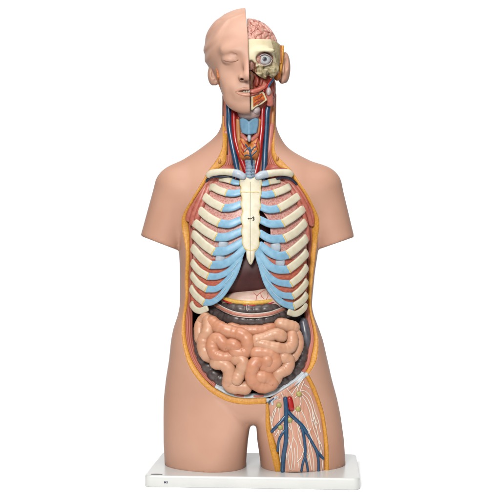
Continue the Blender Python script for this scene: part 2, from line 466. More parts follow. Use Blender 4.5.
# ---- rim layers
def rim(mb, rows, ia, ib, sec, n=140, m=0):
    """rows: control triples; sec(o0,o1,o2,d0) -> closed section"""
    A = np.array([[*r[0], *r[1], *r[2]] for r in rows])[ia:ib]
    Q = cr(A, n)
    dd = np.array([surf(q[0], q[1]) for q in Q])
    k = np.hanning(9); k /= k.sum()
    dd = np.convolve(np.pad(dd, 4, mode='edge'), k, mode='valid')
    mb.rings([sec(q[0:2], q[2:4], q[4:6], d) for q, d in zip(Q, dd)])
def sec_fat(a, b, c, d):
    m = (a*.5 + b*.5)
    return [(*a, d+.1), (*(a*.8+b*.2), d+.35), (*m, d+.2), (*(a*.15+b*.85), d-.3), (*b, d-.9), (*b, d-12), (*a, d-12)]
def sec_muscle(a, b, c, d):
    ts = np.linspace(0, 1, 25); p = [(b*(1-t) + c*t) for t in ts]
    dp = np.interp(ts, [0, .08, .2, .35, .5, .65, .8, .92, 1], [-1.0, -.9, -1.3, -1.9, -2.7, -3.7, -4.9, -6.4, -9]) + .55*np.abs(np.sin(ts*math.pi*4)) - .5
    return [(*q, d+e) for q, e in zip(p, dp)] + [(*c, d-30), (*b, d-30)]
def sec_apo(a, b, c, d):
    p = [(b*(1-t) + c*t) for t in (0, .15, .4, .7, 1)]
    return [(*q, d+e) for q, e in zip(p, (-1.4, -1.0, -1.6, -3, -5))] + [(*c, d-16), (*b, d-16)]
mb = MB(); rim(mb, OUT_L, 0, len(OUT_L), sec_fat, 200); fatL = mb.build('fat_layer', 'fat', torso)
mb = MB(); rim(mb, OUT_R, 0, len(OUT_R), sec_fat, 160); mb.build('fat_layer', 'fat', torso)
mb = MB(); rim(mb, OUT_L, 3, 21, sec_muscle, 170); mb.build('muscle_wall', 'muscle', torso)
mb = MB(); rim(mb, OUT_R, 0, 99, sec_muscle, 170); mb.build('muscle_wall', 'muscle', torso)
mb = MB(); rim(mb, OUT_L + ARCH, 20, 99, sec_apo, 90); apo = mb.build('abdominal_sheath', 'aponeurosis', torso)
mb = MB()
for x0, y0, x1, y1 in ((235, 394.6, 243.5, 396.2), (254, 396.2, 263.5, 395.6)):
    dd = surf((x0+x1)/2, 404) - 1.0
    mb.tube([(x0, y0, dd), ((x0+x1)/2, (y0+y1)/2+.3, dd+.4), (x1, y1, dd)], 1.1, flat=.5)
mb.build('muscle_stripe', 'muscle_plain', apo)
# inguinal ligament of the dissected thigh with its fan of fibres
mb = MB()
lg = [(266, 400.5), (272, 400), (279, 395), (288, 389), (297, 382.5), (304, 375.5)]
mb.tube([(x, y, surf(x, y) - 2.5) for x, y in lg], 2.3, flat=.55, step=1)
mb.tube([(x+1.5, y-3.2, surf(x, y) - 5.5) for x, y in lg[1:]], 1.8, flat=.6, step=1)
mb.tube([(272.5, 404.5, surf(272, 404)-1.5), (272, 401, surf(272, 401)-1), (276, 397, surf(276, 397)-1)], 1.3, flat=.7, step=.6)
mb.ball((306.2, 374.6, surf(306, 374.6) - 3), (2.6, 2.4, 3))
lig = mb.build('inguinal_ligament', 'aponeurosis', torso)
mb = MB(); mb.tube([(268.8, 404, surf(269, 404)-1), (269.5, 401.5, surf(270, 401)), (273.5, 398.5, surf(273, 398)-.2)], .8, step=.6)
mb.build('small_vein', 'blue_vessel', lig)

# ---- thigh window
def ruled(Lc, Rc, nu, nv, dep):
    a = cr(Lc, nu); b = cr(Rc, nu)
    return [[(*(a[i]*(1-t)+b[i]*t), dep(*(a[i]*(1-t)+b[i]*t), t)) for t in np.linspace(0, 1, nv)] for i in range(nu)]
Lin = [(266.2,400.6),(269,414),(270.2,427),(274.5,440),(279,454),(281.4,472.2)]
Rin = [(306,375.5),(312.4,390),(317.4,404),(321.2,418),(324.2,445),(324.6,471.8)]
def tdep(x, y, t=.5): return surf(x, min(y, 469)) - 2.6 + 1.6*math.sin(math.pi*max(0, min(1, t)))**.5
mb = MB(); mb.sheet(ruled(Lin, Rin, 44, 34, tdep), 1.5)
thigh = mb.build('thigh_muscle', 'thigh_muscle', torso)
mb = MB()
sl = [((265.9,403.8),(268.6,402.6)), ((265.8,415),(269.8,415)), ((265.8,427),(271,427)), ((268.9,445),(276,443)), ((272.2,459),(280,458)), ((275.2,471.6),(282,471.6))]
def sec2(a, b, c, d):
    return [(*a, d+.2), (*(a*.7+b*.3), d+.9), (*(a*.4+b*.6), d+.7), (*(a*.1+b*.9), d), (*b, d-2), (*b, d-5), (*a, d-5)]
rim(mb, [(a, b, b) for a, b in sl], 0, 99, sec2, 60)
mb.build('fat_layer', 'fat', torso)
mb = MB()
sr = [((308.6,374.6),(304.8,376)), ((315.5,388),(311.2,390)), ((321,404),(316.6,405)), ((324.7,418),(320.6,418.6)), ((328.3,445),(323.8,445)), ((329.2,471),(324.2,471))]
rim(mb, [(a, b, b) for a, b in sr], 0, 99, sec2, 60)
mb.build('fat_layer', 'fat', torso)
def td(x, y): 
    return surf(x, min(y, 469)) - 1.3
def vessels(name, m, paths, parent, up=.4, step=1.1):
    mb = MB()
    for r, p in paths:
        mb.tube([(x, y, td(x, y) + up + (r*.2)) for x, y in p], r*(1.14 if m != 'nerve' else .9), seg=10, step=step, flat=.85)
    return mb.build(name, m, parent)
vessels('femoral_vein', 'blue_vessel', [
    (2.0, [(285.3,398.5),(285.8,404),(286,411),(286,423),(286,440),(283.6,456),(282.6,471)]),
    (1.4, [(286,415),(281,421.5),(276,427),(271.7,431.5)]), (1.2, [(285,430),(281,435.5),(278.8,441),(277.6,451)]),
    (1.7, [(286,409),(290,414),(295,419),(302.3,426),(306.5,433)]), (1.35, [(306.5,433),(310.4,439.6),(314,446),(317.6,452),(323,458.5)]),
    (1.4, [(300,423.5),(303,432),(304.2,439.6),(305.2,449),(305,456)]), (1.1, [(305,456),(302.6,464),(301.4,471)]), (1.1, [(305,456.5),(306.8,464),(307.9,471)]),
    (1.2, [(315.5,449),(317.6,455),(318.6,463),(318.5,471)])], thigh)
vessels('femoral_artery', 'red_vessel', [(2.6, [(289.4,398.8),(290.6,403),(291.4,408.8)])], thigh, up=.2)
mb = MB()
nodes = [(278.8,405.2,2.9), (298.8,394,3.0), (298,409,3.0), (289.7,420,2.9), (280.4,427.5,2.7)]
for x, y, r in nodes:
    nb = MB(); nb.ball((x, y, td(x, y) + 1.0), (r*.92, r*.92, 1.6)); nb.build('lymph_node', 'node', thigh)
NV = [[(298.8,392),(303,390.6),(307,392.5),(310.5,397),(313,404),(315,412),(318.5,421),(320.5,432)],
 [(300,391.6),(302,386),(304,381)], [(297,391.6),(299,385),(303,379)], [(293,396),(289,391),(287,388)], [(292,394),(296,388),(299,384)], [(281,400),(277,398.6)],[(283,397),(281,392)],
 [(278.5,408),(279.3,414),(279.6,424)], [(277,406.5),(273,413),(271.6,421)], [(298.6,412),(299.5,420),(302,424)], [(300,396.5),(301,402),(299.4,407)],
 [(301,410),(305,418),(308,428),(311,437),(314,448)], [(302,396),(306,402),(309.5,411),(311.5,420),(314,430),(318,440),(320.6,452)],
 [(309,402),(312,409),(313,418),(316,428)], [(313,412),(314,417),(312.5,421)], [(314,418),(317.5,424)],
 [(290.5,422.6),(292,430),(293,437),(291.5,446),(292.5,458),(291,470)], [(293,437),(297,445),(297.5,455),(299,468)], [(291,446),(288,456),(290,470)],
 [(288,420),(283.5,424)], [(281,430),(284,433),(288,438)], [(279,430),(275.5,436)], [(301,424),(298,432),(300,441),(304,450),(309,457),(311,466)],
 [(304,450),(301,458),(297,462)], [(309,440),(312,452),(313.5,462),(314,471)], [(294,421),(293,413),(296,410)], [(287,436),(289.5,444),(291,448)],
 [(309,457),(307.5,463)], [(319,440),(322,447),(321.6,454)], [(274,415),(276,409)], [(304,384),(309,388)], [(285,446),(287,460)], [(311,428),(308.5,434),(309,440)], [(295,398),(297.5,396)],
 [(302,393.5),(307,398),(311,406),(314.5,417),(317,430),(319.6,444)], [(297,411),(296,418),(298,427),(301,436),(300.6,444)], [(289,423),(287.6,430),(289,437)], [(276,410),(272.6,420),(272,428)],
 [(278,430),(280,440),(279.6,452),(280.6,462)], [(294.4,448),(295,458),(294,470)], [(311,438),(308,447),(309.6,456),(311.8,470)], [(320,452),(322.4,462),(321.8,471)], [(303,424),(309,432),(313,441)], [(287.6,425),(291,430)], [(270,416),(271.6,424),(275,433)]]
vessels('nerve_branches', 'nerve', [(.48, p) for p in NV], thigh, up=.55, step=.9)

# ---- display board
def board():
    fr = np.array((110., 0.)); u = np.array((-217.4, 14.7)); w = np.array((8.9, 132.)); u1 = u/np.linalg.norm(u); w1 = w/np.linalg.norm(w)
    def outline(ins, r):
        a = fr + u1*ins + w1*ins; lu = np.linalg.norm(u) - 2*ins; lw = np.linalg.norm(w) - 2*ins
        pts = []
        for cx_, cy_, a0 in ((r, r, 180), (lu-r, r, 270), (lu-r, lw-r, 0), (r, lw-r, 90)):
            for k in range(9):
                an = math.radians(a0 + 90*k/8)
                pts.append(a + u1*(cx_ + r*math.cos(an)) + w1*(cy_ + r*math.sin(an)))
        return pts
    R = []
    for ins, z in ((.8, -240.3), (0, -239.4), (0, -230.2), (.35, -229.2), (1.0, -228.6), (2.0, -228.5)):
        R.append([((p[0])*S, p[1]*S, (z-ZB)*S) for p in outline(ins, 7 - ins*.6)])
    mb = MB(); mb.rings(R)
    o = build('display_base', mb.v, mb.f, 'white_board', torso, world=True)
    o['label'] = 'white rectangular base board with small printed marks at its left end'
    return o, fr, u1, w1
base, bfr, bu, bw = board()
def text(body, size, name, m, parent, loc, rot):
    cu = bpy.data.curves.new(name, 'FONT'); cu.body = body; cu.size = size; cu.extrude = .00008; cu.align_x = 'CENTER'; cu.align_y = 'CENTER'
    cu.offset = size * .03
    t = bpy.data.objects.new(name, cu); C.objects.link(t)
    bpy.context.view_layer.update()
    me = bpy.data.meshes.new_from_object(t.evaluated_get(bpy.context.evaluated_depsgraph_get()))
    bpy.data.objects.remove(t)
    me.materials.clear(); me.materials.append(M[m])
    o = bpy.data.objects.new(name, me); C.objects.link(o); o.parent = parent
    o.location = Vector(loc) - OFF[parent.name]; o.rotation_euler = rot
    return o
yaw = math.atan2(-bu[1], -bu[0])
p = bfr + bu * 195.5 - bw * .12
text('M3', 3.1*S, 'printed_mark', 'ink', base, (p[0]*S, p[1]*S, (-235.2-ZB)*S), (math.pi/2, 0, yaw))
p = bfr + bu * 206 + bw * 6.5
mb = MB()
mb.rings([[((p[0]+6*sc*math.cos(a)+0)*S, (p[1]+2.6*sc*math.sin(a)-.3*math.cos(a))*S, (z-ZB)*S) for a in np.linspace(0, 2*math.pi, 24, endpoint=False)] for sc, z in ((1, -228.45), (1, -228.32))])
build('printed_logo', mb.v, mb.f, 'grey_ink', base, world=True, smooth=False)

# ================================================================ NECK
ax, (X, Y, D) = grid((216, 282, 78, 182, -110, -36), 1.2)
t = np.interp(ax[1], [78, 100, 125, 150, 182], [27.2, 26.6, 26.4, 25, 22])[None, :, None]
cn = np.interp(ax[1], [78, 120, 182], [249.6, 249, 250])[None, :, None]
F = (np.sqrt(((X-cn)/t)**2 + ((D+80)/27.)**2) - 1) * 25
ang = np.arctan2(D+80, X-cn)
F = F + .55*np.sin(ang*16 + .04*Y) + np.maximum(0, 84 - Y)*.6
F = np.maximum(F, Y - 181)
F = smax(F, 86 - Y + (-50 - D)*.25, 2)
V, Fc = nets(F, ax); V = smooth_mesh(V, Fc, 1)
neck = build('neck_muscles', V, Fc, 'neck_muscle', torso)
nb_ = BVHTree.FromPolygons([Vector(v) for v in V.tolist()], Fc.tolist())
def nd(x, y):
    for r in (0, 1, 2, 4):
        hh = nb_.ray_cast(Vector((x + (r if x < 250 else -r), y, 60)), Vector((0, 0, -1)))
        if hh[0] is not None: return hh[0].z
    return -70
def ntube(name, m, pts, r, flat=1, up=None, parent=torso, step=1.4):
    mb = MB(); mb.tube([(x, y, nd(x, y) + (r*.55 if up is None else up)) for x, y in pts], r, flat=flat, step=step, seg=14)
    return mb.build(name, m, parent)
ntube('jugular_vein', 'blue_vessel', [(228.6,104),(229,112),(229,124),(230.8,137),(234,153),(237.5,170),(239,178)], 2.9)
ntube('carotid_artery', 'red_vessel', [(233.6,104),(234,112),(234,122.6),(235.6,140),(240.2,156),(247,174),(249,179)], 2.8, up=1.8)
ntube('jugular_vein', 'blue_vessel', [(270.2,95),(268.6,103),(267,112),(266.3,126),(265.2,146.6),(264.2,168),(263.5,178)], 2.9)
ntube('carotid_artery', 'red_vessel', [(263.2,104),(262.4,112),(262,127),(260.2,143),(258.6,159),(255.2,174),(253,180)], 2.8, up=1.8)
ntube('neck_strap_muscle', 'neck_strap', [(226,132),(227,142),(228.5,154),(230,166),(231.5,178)], 2.8, flat=.6)
ntube('neck_strap_muscle', 'neck_strap', [(271.5,125),(270,140),(269,154),(269.5,166),(270.5,178)], 2.8, flat=.6)
ntube('neck_strap_muscle', 'neck_tan', [(238,120),(238.4,132),(240,145),(243,160),(246,172)], 2.2, flat=.7)
ntube('neck_strap_muscle', 'neck_tan', [(259,120),(258,134),(257,146),(256,158),(255,170)], 2.0, flat=.7)
ntube('neck_strap_muscle', 'neck_tan', [(232.5,150),(236,160),(239.5,170),(242,178)], 2.0, flat=.7, up=.6)
ntube('neck_strap_muscle', 'neck_tan', [(273.5,108),(272.6,118),(272,128),(271.5,140)], 1.9, flat=.7)
for x in (226, 274):
    mb = MB(); mb.ball((x, 171.5, -62), (11.5, 9, 14)); mb.build('neck_base_muscle', 'muscle_plain', torso)
for x, y, w_ in ((219.5, 161, 1.7), (277.4, 158.4, 1.5)):
    mb = MB(); mb.ball((x, y, surf(x, y) + .3), (w_, 2.6, .8)); mb.build('nerve_section', 'neck_tan', torso)
# pale membrane below the chin
mb = MB(); mb.ball((249, 113, -54), (11.5, 8, 11)); mb.build('hyoid_membrane', 'membrane', torso)
# small red vessels by the hyoid
mb = MB()
for p in ([(236.5,114),(238.2,116.5),(239,119)], [(239.6,113),(238.4,116),(237,118)]):
    mb.tube([(x, y, nd(x, y)+2.6) for x, y in p], .6, step=.6, seg=8)
mb.build('small_artery', 'red_vessel', torso)
# larynx
ax, (X, Y, D) = grid((236, 262, 112, 144, -62, -36), .6)
sh = [(239.2,119),(242.2,117.4),(245.8,118.6),(249,121.2),(252.4,118.6),(256,117.4),(259,119),(258.6,126),(256.8,133.4),(252,134.6),(249,135),(246,134.6),(241.6,133.2),(239.8,126)]
F = np.maximum(poly_sd(X[:, :, 0], Y[:, :, 0], sh)[:, :, None] + 0*D, D - (-42.2 - np.abs(X-249)*.62))
F = smax(F, -56 - D, 2)
F = smax(F, poly_sd(X[:, :, 0], Y[:, :, 0], sh)[:, :, None] + (D + 44 + np.abs(X-249)*.62)*.4, 1.2)
V, Fc = nets(F, ax); V = smooth_mesh(V, Fc, 2)
lar = build('thyroid_cartilage', V, Fc, 'larynx', torso)
mb = MB(); mb.ball((249.2, 138, -46), (2.0, 4.2, 3)); mb.build('cricoid_cartilage', 'pale_cartilage', torso)
mb = MB(); mb.tube([(241.8,134.5,-50),(244,137.5,-48.5),(246.8,140,-47.5)], 2.4, flat=.6); mb.tube([(257,134.5,-50),(254.6,137.5,-48.5),(252,140,-47.5)], 2.4, flat=.6)
mb.build('cricothyroid_muscle', 'muscle_fold', torso)
# thyroid gland
ax, (X, Y, D) = grid((236, 262, 132, 166, -62, -38), .7)
F = ell(X, Y, D, (243.6, 148.5, -52), (5.6, 12.5, 7)); F = smin(F, ell(X, Y, D, (254.8, 148, -52), (5.4, 12, 7)), 1.2)
F = smin(F, ell(X, Y, D, (249.3, 153, -50), (6.5, 6.5, 5.5)), 2)
F = F + .28*sines(X, Y, D, 1.1, 3)
V, Fc = nets(F, ax); V = smooth_mesh(V, Fc, 1)
gl = build('thyroid_gland', V, Fc, 'thyroid', torso)
tb = BVHTree.FromPolygons([Vector(v) for v in V.tolist()], Fc.tolist())
def gd(x, y):
    hh = tb.ray_cast(Vector((x, y, 60)), Vector((0, 0, -1)))
    return max(hh[0].z if hh[0] is not None else -60, nd(x, y), -49.5 + (y-165)*.12 if y > 160 else -99)
mb = MB()
for r, p in ((1.0, [(249.6,147.5),(250.2,153),(251.4,158),(251.8,164),(251.4,171),(250.6,178)]), (.75, [(249.8,151),(247.6,147.6),(245.6,144.6)]), (.7, [(250.3,152),(253,148.4),(255.5,146.6)]),
             (.6, [(250,156),(247,155),(244.6,156)]), (.6, [(251,157),(253.6,153.6),(256.6,151)]), (.5, [(248,148.4),(245.6,150.4),(244.6,151.8)])):
    mb.tube([(x, y, gd(x, y)+r*.5) for x, y in p], r, step=.7, seg=8)
mb.build('thyroid_vein', 'dark_vessel' if False else 'blue_vessel', gl)
mb = MB()
for p in ([(240.6,140),(242.6,144),(244,148),(243.4,152)], [(242.6,144),(245.4,147)], [(241,147),(242.6,150)], [(257.6,139.6),(256.4,144),(257.4,149)], [(256.4,144),(254.4,143)], [(241.2,152),(243.2,155)]):
    mb.tube([(x, y, gd(x, y)+.3) for x, y in p], .5, step=.6, seg=8)
mb.build('thyroid_artery', 'red_vessel', gl)
mb = MB(); mb.tube([(249.6, 159, -54), (250, 168, -52), (250.4, 180, -50)], 5.6, flat=.7, step=.5, rmod=lambda s: 1 + .07*math.cos(s*2*math.pi/3.1), seg=20)
mb.build('trachea', 'trachea', torso)

# ================================================================ HEAD, skin half
hb = (200, 254, 3, 117, -134, -10)
ax, (X, Y, D) = grid(hb, .62)
F = ell(X, Y, D, (248, 50, -78), (43, 42.3, 51))
F = smin(F, ell(X, Y, D, (248, 78, -63), (29.2, 35, 33)), 9)
F = smin(F, ell(X, Y, D, (234, 50, -35), (12, 4.5, 5)), 9)          # brow
F = smin(F, ell(X, Y, D, (228, 76, -46), (9, 11, 9)), 6)              # cheek
F = smin(F, ell(X, Y, D, (236, 97, -43), (12, 12, 9)), 10); F = smin(F, ell(X, Y, D, (234.5, 85, -41), (9, 9, 7.5)), 9)
F = smin(F, ell(X, Y, D, (248, 105.5, -37.6), (10, 7, 7)), 14)           # chin
F = smax(F, -ell(X, Y, D, (231.5, 58, -22), (9.5, 6.0, 7)), 5)        # socket
F = smin(F, ell(X, Y, D, (230.8, 59.2, -38.5), (9, 6.6, 8.6)), 1.6)   # closed lid
nose = smin(capsule(X, Y, D, (248, 55, -32), (248, 75, -21), 4.0, 4.6), ell(X, Y, D, (248, 76.2, -21), (6.0, 4.4, 5)), 2.5)
nose = smin(nose, ell(X, Y, D, (242.2, 77.4, -24), (4.1, 3.5, 5.8)), 1.8)
F = smin(F, nose, 5.5)
F = smax(F, -ell(X, Y, D, (241.8, 79.2, -20.5), (1.9, 1.1, 6)), .9)     # nostril
F = smin(F, ell(X, Y, D, (248, 89, -33), (13.5, 6.5, 5.5)), 8)            # upper lip swell
F = smin(F, ell(X, Y, D, (248, 95.5, -33), (11, 4, 5)), 6)
F = smax(F, -ell(X, Y, D, (248, 99.8, -23.6), (9, 2.0, 3)), 4)        # below lower lip
F = smax(F, -ell(X, Y, D, (250.5, 91.3, -26), (13.4, 1.25, 6)), .8)    # open mouth
F = smax(F, -capsule(X, Y, D, (223.6, 60.6, -31), (231, 61.8, -28.4), .6, .9), .8)
F = smax(F, -capsule(X, Y, D, (231, 61.8, -28.4), (238, 60.4, -30), .9, .6), .8)
F = smax(F, -capsule(X, Y, D, (224, 55.6, -31), (231, 53.8, -28.6), .9, 1.1), 1.6)
F = smax(F, -capsule(X, Y, D, (231, 53.8, -28.6), (236, 54.8, -29.6), 1.1, .7), 1.8)
# hair: raised cap swept back from the temple
hl = np.interp(ax[1], [5, 14, 20, 30, 42, 52, 60, 68], [252, 246, 232, 225.5, 221, 216, 213.5, 210])[None, :, None]
hm = np.clip((hl - X) / 6.0, 0, 1); hm = hm*hm*(3-2*hm)
strand = .9*np.sin(.62*(X - hl) + .2*Y + .6*np.sin(.12*Y)) * np.clip((hl-X)/6, 0, 1)
F = F - hm * (1.15 + strand * .55) * np.clip((70 - Y)/6, 0, 1) * np.clip((Y - 9)/14, 0, 1)
# ear
ea = ell(X, Y, D, (213, 74.5, -71), (5.4, 11, 9)); ea = smax(ea, -ell(X, Y, D, (213, 73, -60), (2.6, 7, 5)), 1.2)
ea = smin(ea, ell(X, Y, D, (215.6, 82, -68), (2.8, 3.4, 4)), 1.5)
F = smin(F, ea, 1.2)
xm = np.interp(ax[1], [3, 8.4, 36, 58, 110, 118], [244.6, 245.4, 248.0, 248.8, 250.2, 250.4])[None, :, None]
F = smax(F, X - xm, .9)
# hollow for the neck below the jaw
F = smax(F, -smin(ell(X, Y, D, (249, 122, -78), (24, 22, 36)), ell(X, Y, D, (249, 122, -78), (24, 22, 36)), 1), 2)
V, Fc = nets(F, ax); V = smooth_mesh(V, Fc, 1)
face = build('face_half', V, Fc, 'face_skin', torso, label='skin-covered half of the head with closed eye and parted lips')
fb_ = BVHTree.FromPolygons([Vector(v) for v in V.tolist()], Fc.tolist())
def fd(x, y):
    hh = fb_.ray_cast(Vector((x, y, 60)), Vector((0, 0, -1)))
    return hh[0].z if hh[0] is not None else -60
mb = MB(); mb.tube([(x, y, fd(x, y) + .05) for x, y in ((223.8,60.4),(227,61.3),(231,61.8),(235,61.3),(238,60.3))], .42, step=.6, seg=8)
mb.build('eyelid_seam', 'skin_seam', face)
def lipd(x): return -27.2 - ((x-249)/13.5)**2 * 6.5
mb = MB()
mb.tube([(x, y, min(fd(x, y-.8), fd(x-1, y-.8)+1)-.25*r, r) for x, y, r in ((235.4,91.8,.4),(238,90.4,.85),(241.5,89.2,1.2),(245.5,88.3,1.4),(247.4,88.6,1.3),(248.6,88.8,1.25))], 1, step=.6, flat=.9)
mb.tube([(x, y, min(fd(x, y+.9), fd(x-1, y+.9)+1)-.35*r, r) for x, y, r in ((235.6,92.2,.4),(238.5,93.5,1.0),(242,94.4,1.55),(246,94.8,1.8),(248.6,94.9,1.8))], 1, step=.6, flat=.9)
mb.build('lips', 'lip', face)
mb = MB()
for i, x in enumerate((239.6, 241.8, 244.1, 246.6, 249)):
    mb.ball((x, 91.2, lipd(x) - 2.3), (1.3, 1.5, 1.1), nu=10, nv=8)
mb.build('teeth', 'teeth', face)
mb = MB(); mb.tube([(x, y, fd(x + .8, y) + .3) for x, y in ((216.4,68.5),(217.6,72.5),(218.4,78),(218.9,83),(220,87))], 1.0, step=.8, flat=.4, rmod=lambda q: .55 + .7*math.sin(math.pi*min(1, q/20)))
mb.build('ear_section', 'ear_cut', face)

# ================================================================ HEAD, opened half
# skin at the back of the opened half, with the ear
ax, (X, Y, D) = grid((248, 294, 40, 120, -134, -50), .9)
F = ell(X, Y, D, (248, 50, -80), (36, 42, 50)); F = smax(F, D + 82, 1.5); F = smax(F, 47 - Y, 2); F = np.maximum(F, 250 - X)
F = smin(F, np.maximum(ell(X, Y, D, (250, 90, -92), (26, 30, 26)), 250 - X), 5); F = smax(F, Y - 118, 1)
ea = ell(X, Y, D + .35*(X-284), (285.2, 67.6, -73), (5.2, 15.6, 9)); ea = smax(ea, -ell(X, Y, D, (286, 63.5, -62), (2.6, 8.5, 7)), 1.0); ea = smin(ea, ell(X, Y, D, (283.2, 70, -66), (1.5, 5, 4)), 1)
ea = smin(ea, ell(X, Y, D, (282.2, 79.6, -70), (3.4, 4.4, 5)), 1.5)
F = smin(F, ea, 1.5)
V, Fc = nets(F, ax); V = smooth_mesh(V, Fc, 2)
build('rear_scalp', V, Fc, 'skin', torso, label='skin behind the opened half of the head, with its ear')
mb = MB()
mb.sheet([[(x, y, d) for x, d in ((xa, -60.5), ((xa+xb)/2, -59), (xb, -61))] for y, xa, xb in ((45.4,281.2,284), (52,281,284.2), (60,280.4,283.4), (67,279.8,282.4), (74,278.8,281.6))], 14)
mb.build('fat_layer', 'fat', torso)
mb = MB(); mb.tube([(281.2,46,-58.6),(281.2,55,-58.2),(280.8,63,-58.4)], .8, step=1); mb.build('scalp_edge', 'ear_cut', torso)
mb = MB(); mb.ball((277.4, 75.6, -60), (4.0, 5.4, 6)); mb.build('cheek_fat', 'ear_cut', torso)
# skull with orbit
ax, (X, Y, D) = grid((246, 284, 36, 84, -88, -22), .62)
F = ell(X, Y, D, (248, 56, -80), (36.5, 40, 49))
F = smin(F, ell(X, Y, D, (263, 50.6, -37), (12, 3.2, 6)), 3.5)
F = smin(F, ell(X, Y, D, (271.5, 70, -50), (8.5, 5.5, 9)), 4)
F = smin(F, ell(X, Y, D, (259, 72, -42), (6, 6, 8)), 4)
F = smax(F, -ell(X, Y, D, (264.8, 58.6, -32), (9.0, 7.0, 17)), 1.4)
lump = sines(X, Y, D, .75, 11) + .6*sines(X, Y, D, 1.3, 14)
F = F + np.clip((Y - 62)/6, 0, 1) * 1.7 * lump * np.clip((280-X)/10, 0, 1)
F = smax(F, -ell(X, Y, D, (251, 68, -30), (4.5, 8, 14)), 1.5)
pl = [(247.6,39.2),(258,39),(270.6,39.4),(276.6,41.6),(281.4,45.6),(281.2,55),(280.4,63),(278.8,71.5),(275.5,77.6),(269.5,79.5),(263,78.4),(258,75.6),(254,72),(251,70),(247.8,70)]
F = smax(F, poly_sd(X[:, :, 0], Y[:, :, 0], pl)[:, :, None] + 0*D, .8)
F = np.maximum(F, -86 - D)
V, Fc = nets(F, ax); V = smooth_mesh(V, Fc, 1)
fcen = V[Fc].mean(1)
e_ = (fcen[:, 0] - (271 + .25*(fcen[:, 1]-40))) 
wob = 2.4*sines(fcen[:, 0], fcen[:, 1], fcen[:, 2], .45, 31)
mi = np.where((e_ > 0) | (fcen[:, 1] > 66.5 + wob - .25*(fcen[:, 0]-262)), 1, 0)
mi = np.where((fcen[:, 0] < 256.5) & (fcen[:, 1] > 62.5), 2, mi)
din = ((fcen[:, 0]-264.8)/8.7)**2 + ((fcen[:, 1]-58.6)/6.7)**2
mi = np.where((din < 1) & (fcen[:, 2] < -36), 2, mi)
skull = build('skull', V, Fc, ['skull', 'temporal_bone', 'nasal'], torso, midx=mi, label='cream cut skull bone around the open eye socket')
# eye
ex_, ey_, ed_ = 264.6, 59.2, -43.6
mb = MB(); mb.ball((ex_, ey_, ed_), 6.4, nu=28, nv=18); eye = mb.build('eyeball', 'sclera', torso)
def disc(name, m, r, r0, parent, h_):
    mb = MB(); R = []
    for rr in np.linspace(r, r0, 5):
        R.append([(ex_+.1+rr*math.cos(a), ey_-.1+rr*math.sin(a), ed_ + math.sqrt(max(0, 6.4**2 - rr**2)) + h_) for a in np.linspace(0, 2*math.pi, 28, endpoint=False)])
    mb.rings(R, cap=False)
    mb.f.append(tuple(range(4*28, 5*28))); mb.m.append(0)
    return mb.build(name, m, parent)
disc('iris', 'iris', 2.3, .3, eye, .12); disc('pupil', 'pupil', 1.25, .2, eye, .2)
mb = MB(); mb.tube([(257.2,60.8,-41),(259.5,56.2,-38),(264.4,54,-36.6),(269.6,56,-38.4),(272.2,59.6,-42)], .5, step=.7)
mb.tube([(257.2,60.8,-41),(260.4,64,-38.4),(265,65.4,-37.6),(270,63.4,-39.6),(272.2,59.6,-42)], .5, step=.7)
mb.build('eyelid_rim', 'gland', eye)
mb = MB(); mb.tube([(256.6,58.5,-40),(257.2,62,-38.6),(258.6,66,-38)], 1.2, step=.7); mb.build('tear_duct', 'gum', eye)
# deep flesh of the face
ax, (X, Y, D) = grid((247, 280, 60, 118, -90, -28), .8)
F = ell(X, Y, D, (252, 88, -66), (23.5, 27, 25))
F = smax(F, -ell(X, Y, D, (251, 80, -38), (10, 10, 10)), 3)
F = F + .5*sines(X, Y, D, .7, 5)
F = np.maximum(F, 248.9 - X)
V, Fc = nets(F, ax); V = smooth_mesh(V, Fc, 1)
build('face_muscles', V, Fc, 'face_flesh', torso)
mb = MB()
mb.tube([(249.6,72,-44),(252,76,-43),(250.6,82,-43),(251,88,-42)], 2.4, step=.8); mb.build('nasal_wall', 'nasal', torso)
for p in ([(257,77,-43),(257.4,81,-42),(256.6,85,-42.5)], [(260.6,77,-44.5),(261.4,81,-43.6),(260.6,85,-44)]):
    mb = MB(); mb.tube(p, 1.7, step=.7); mb.build('concha', 'face_flesh', torso)
mb = MB(); mb.tube([(249.6,91.6,-38),(254,91.2,-37.6),(259,89.6,-39),(263.6,87,-42)], 2.3, step=.8); mb.build('gum', 'gum', torso)
mb = MB(); mb.tube([(249.6,95.6,-38),(253,94.6,-38),(258,92.6,-39.2)], 1.4, step=.8); mb.build('gum', 'face_flesh', torso)
mb = MB(); mb.tube([(262,84,-46),(266.5,88.5,-47),(269,95,-49),(270,104,-52)], 3.6, step=.8, flat=.7); mb.build('chewing_muscle', 'neck_strap', torso)
# cut jaw bone
def prism(poly, dfun, thick):
    mb = MB(); n = len(poly); v = [(x, y, dfun(x, y)) for x, y in poly]; v2 = [(x, y, dfun(x, y)-thick) for x, y in poly]
    cxy = np.mean(poly, 0)
    inn = [(*(np.array(p)*.94 + cxy*.06), dfun(*p)+.4) for p in poly]
    mb.rings([v2, v, inn]); return mb
jd = lambda x, y: -37.5 - (x-250)*.42
mb = prism([(250.6,95.8),(252.5,95),(257,93.2),(262.6,91.2),(264,92.4),(266.4,98),(267,100),(262,104),(256,107),(252.4,110),(250.8,110)], jd, 8)
jaw = mb.build('jaw_bone', 'skull', torso, smooth=False)
mb = prism([(252.8,97.2),(257,95.4),(261.8,93),(263,94),(265,98.8),(265.2,99.6),(261,102.6),(256.4,104.8),(253.4,107)], lambda x, y: jd(x, y)+.7, 2)
mb.build('jaw_marrow', 'marrow', jaw, smooth=False)
mb = MB()
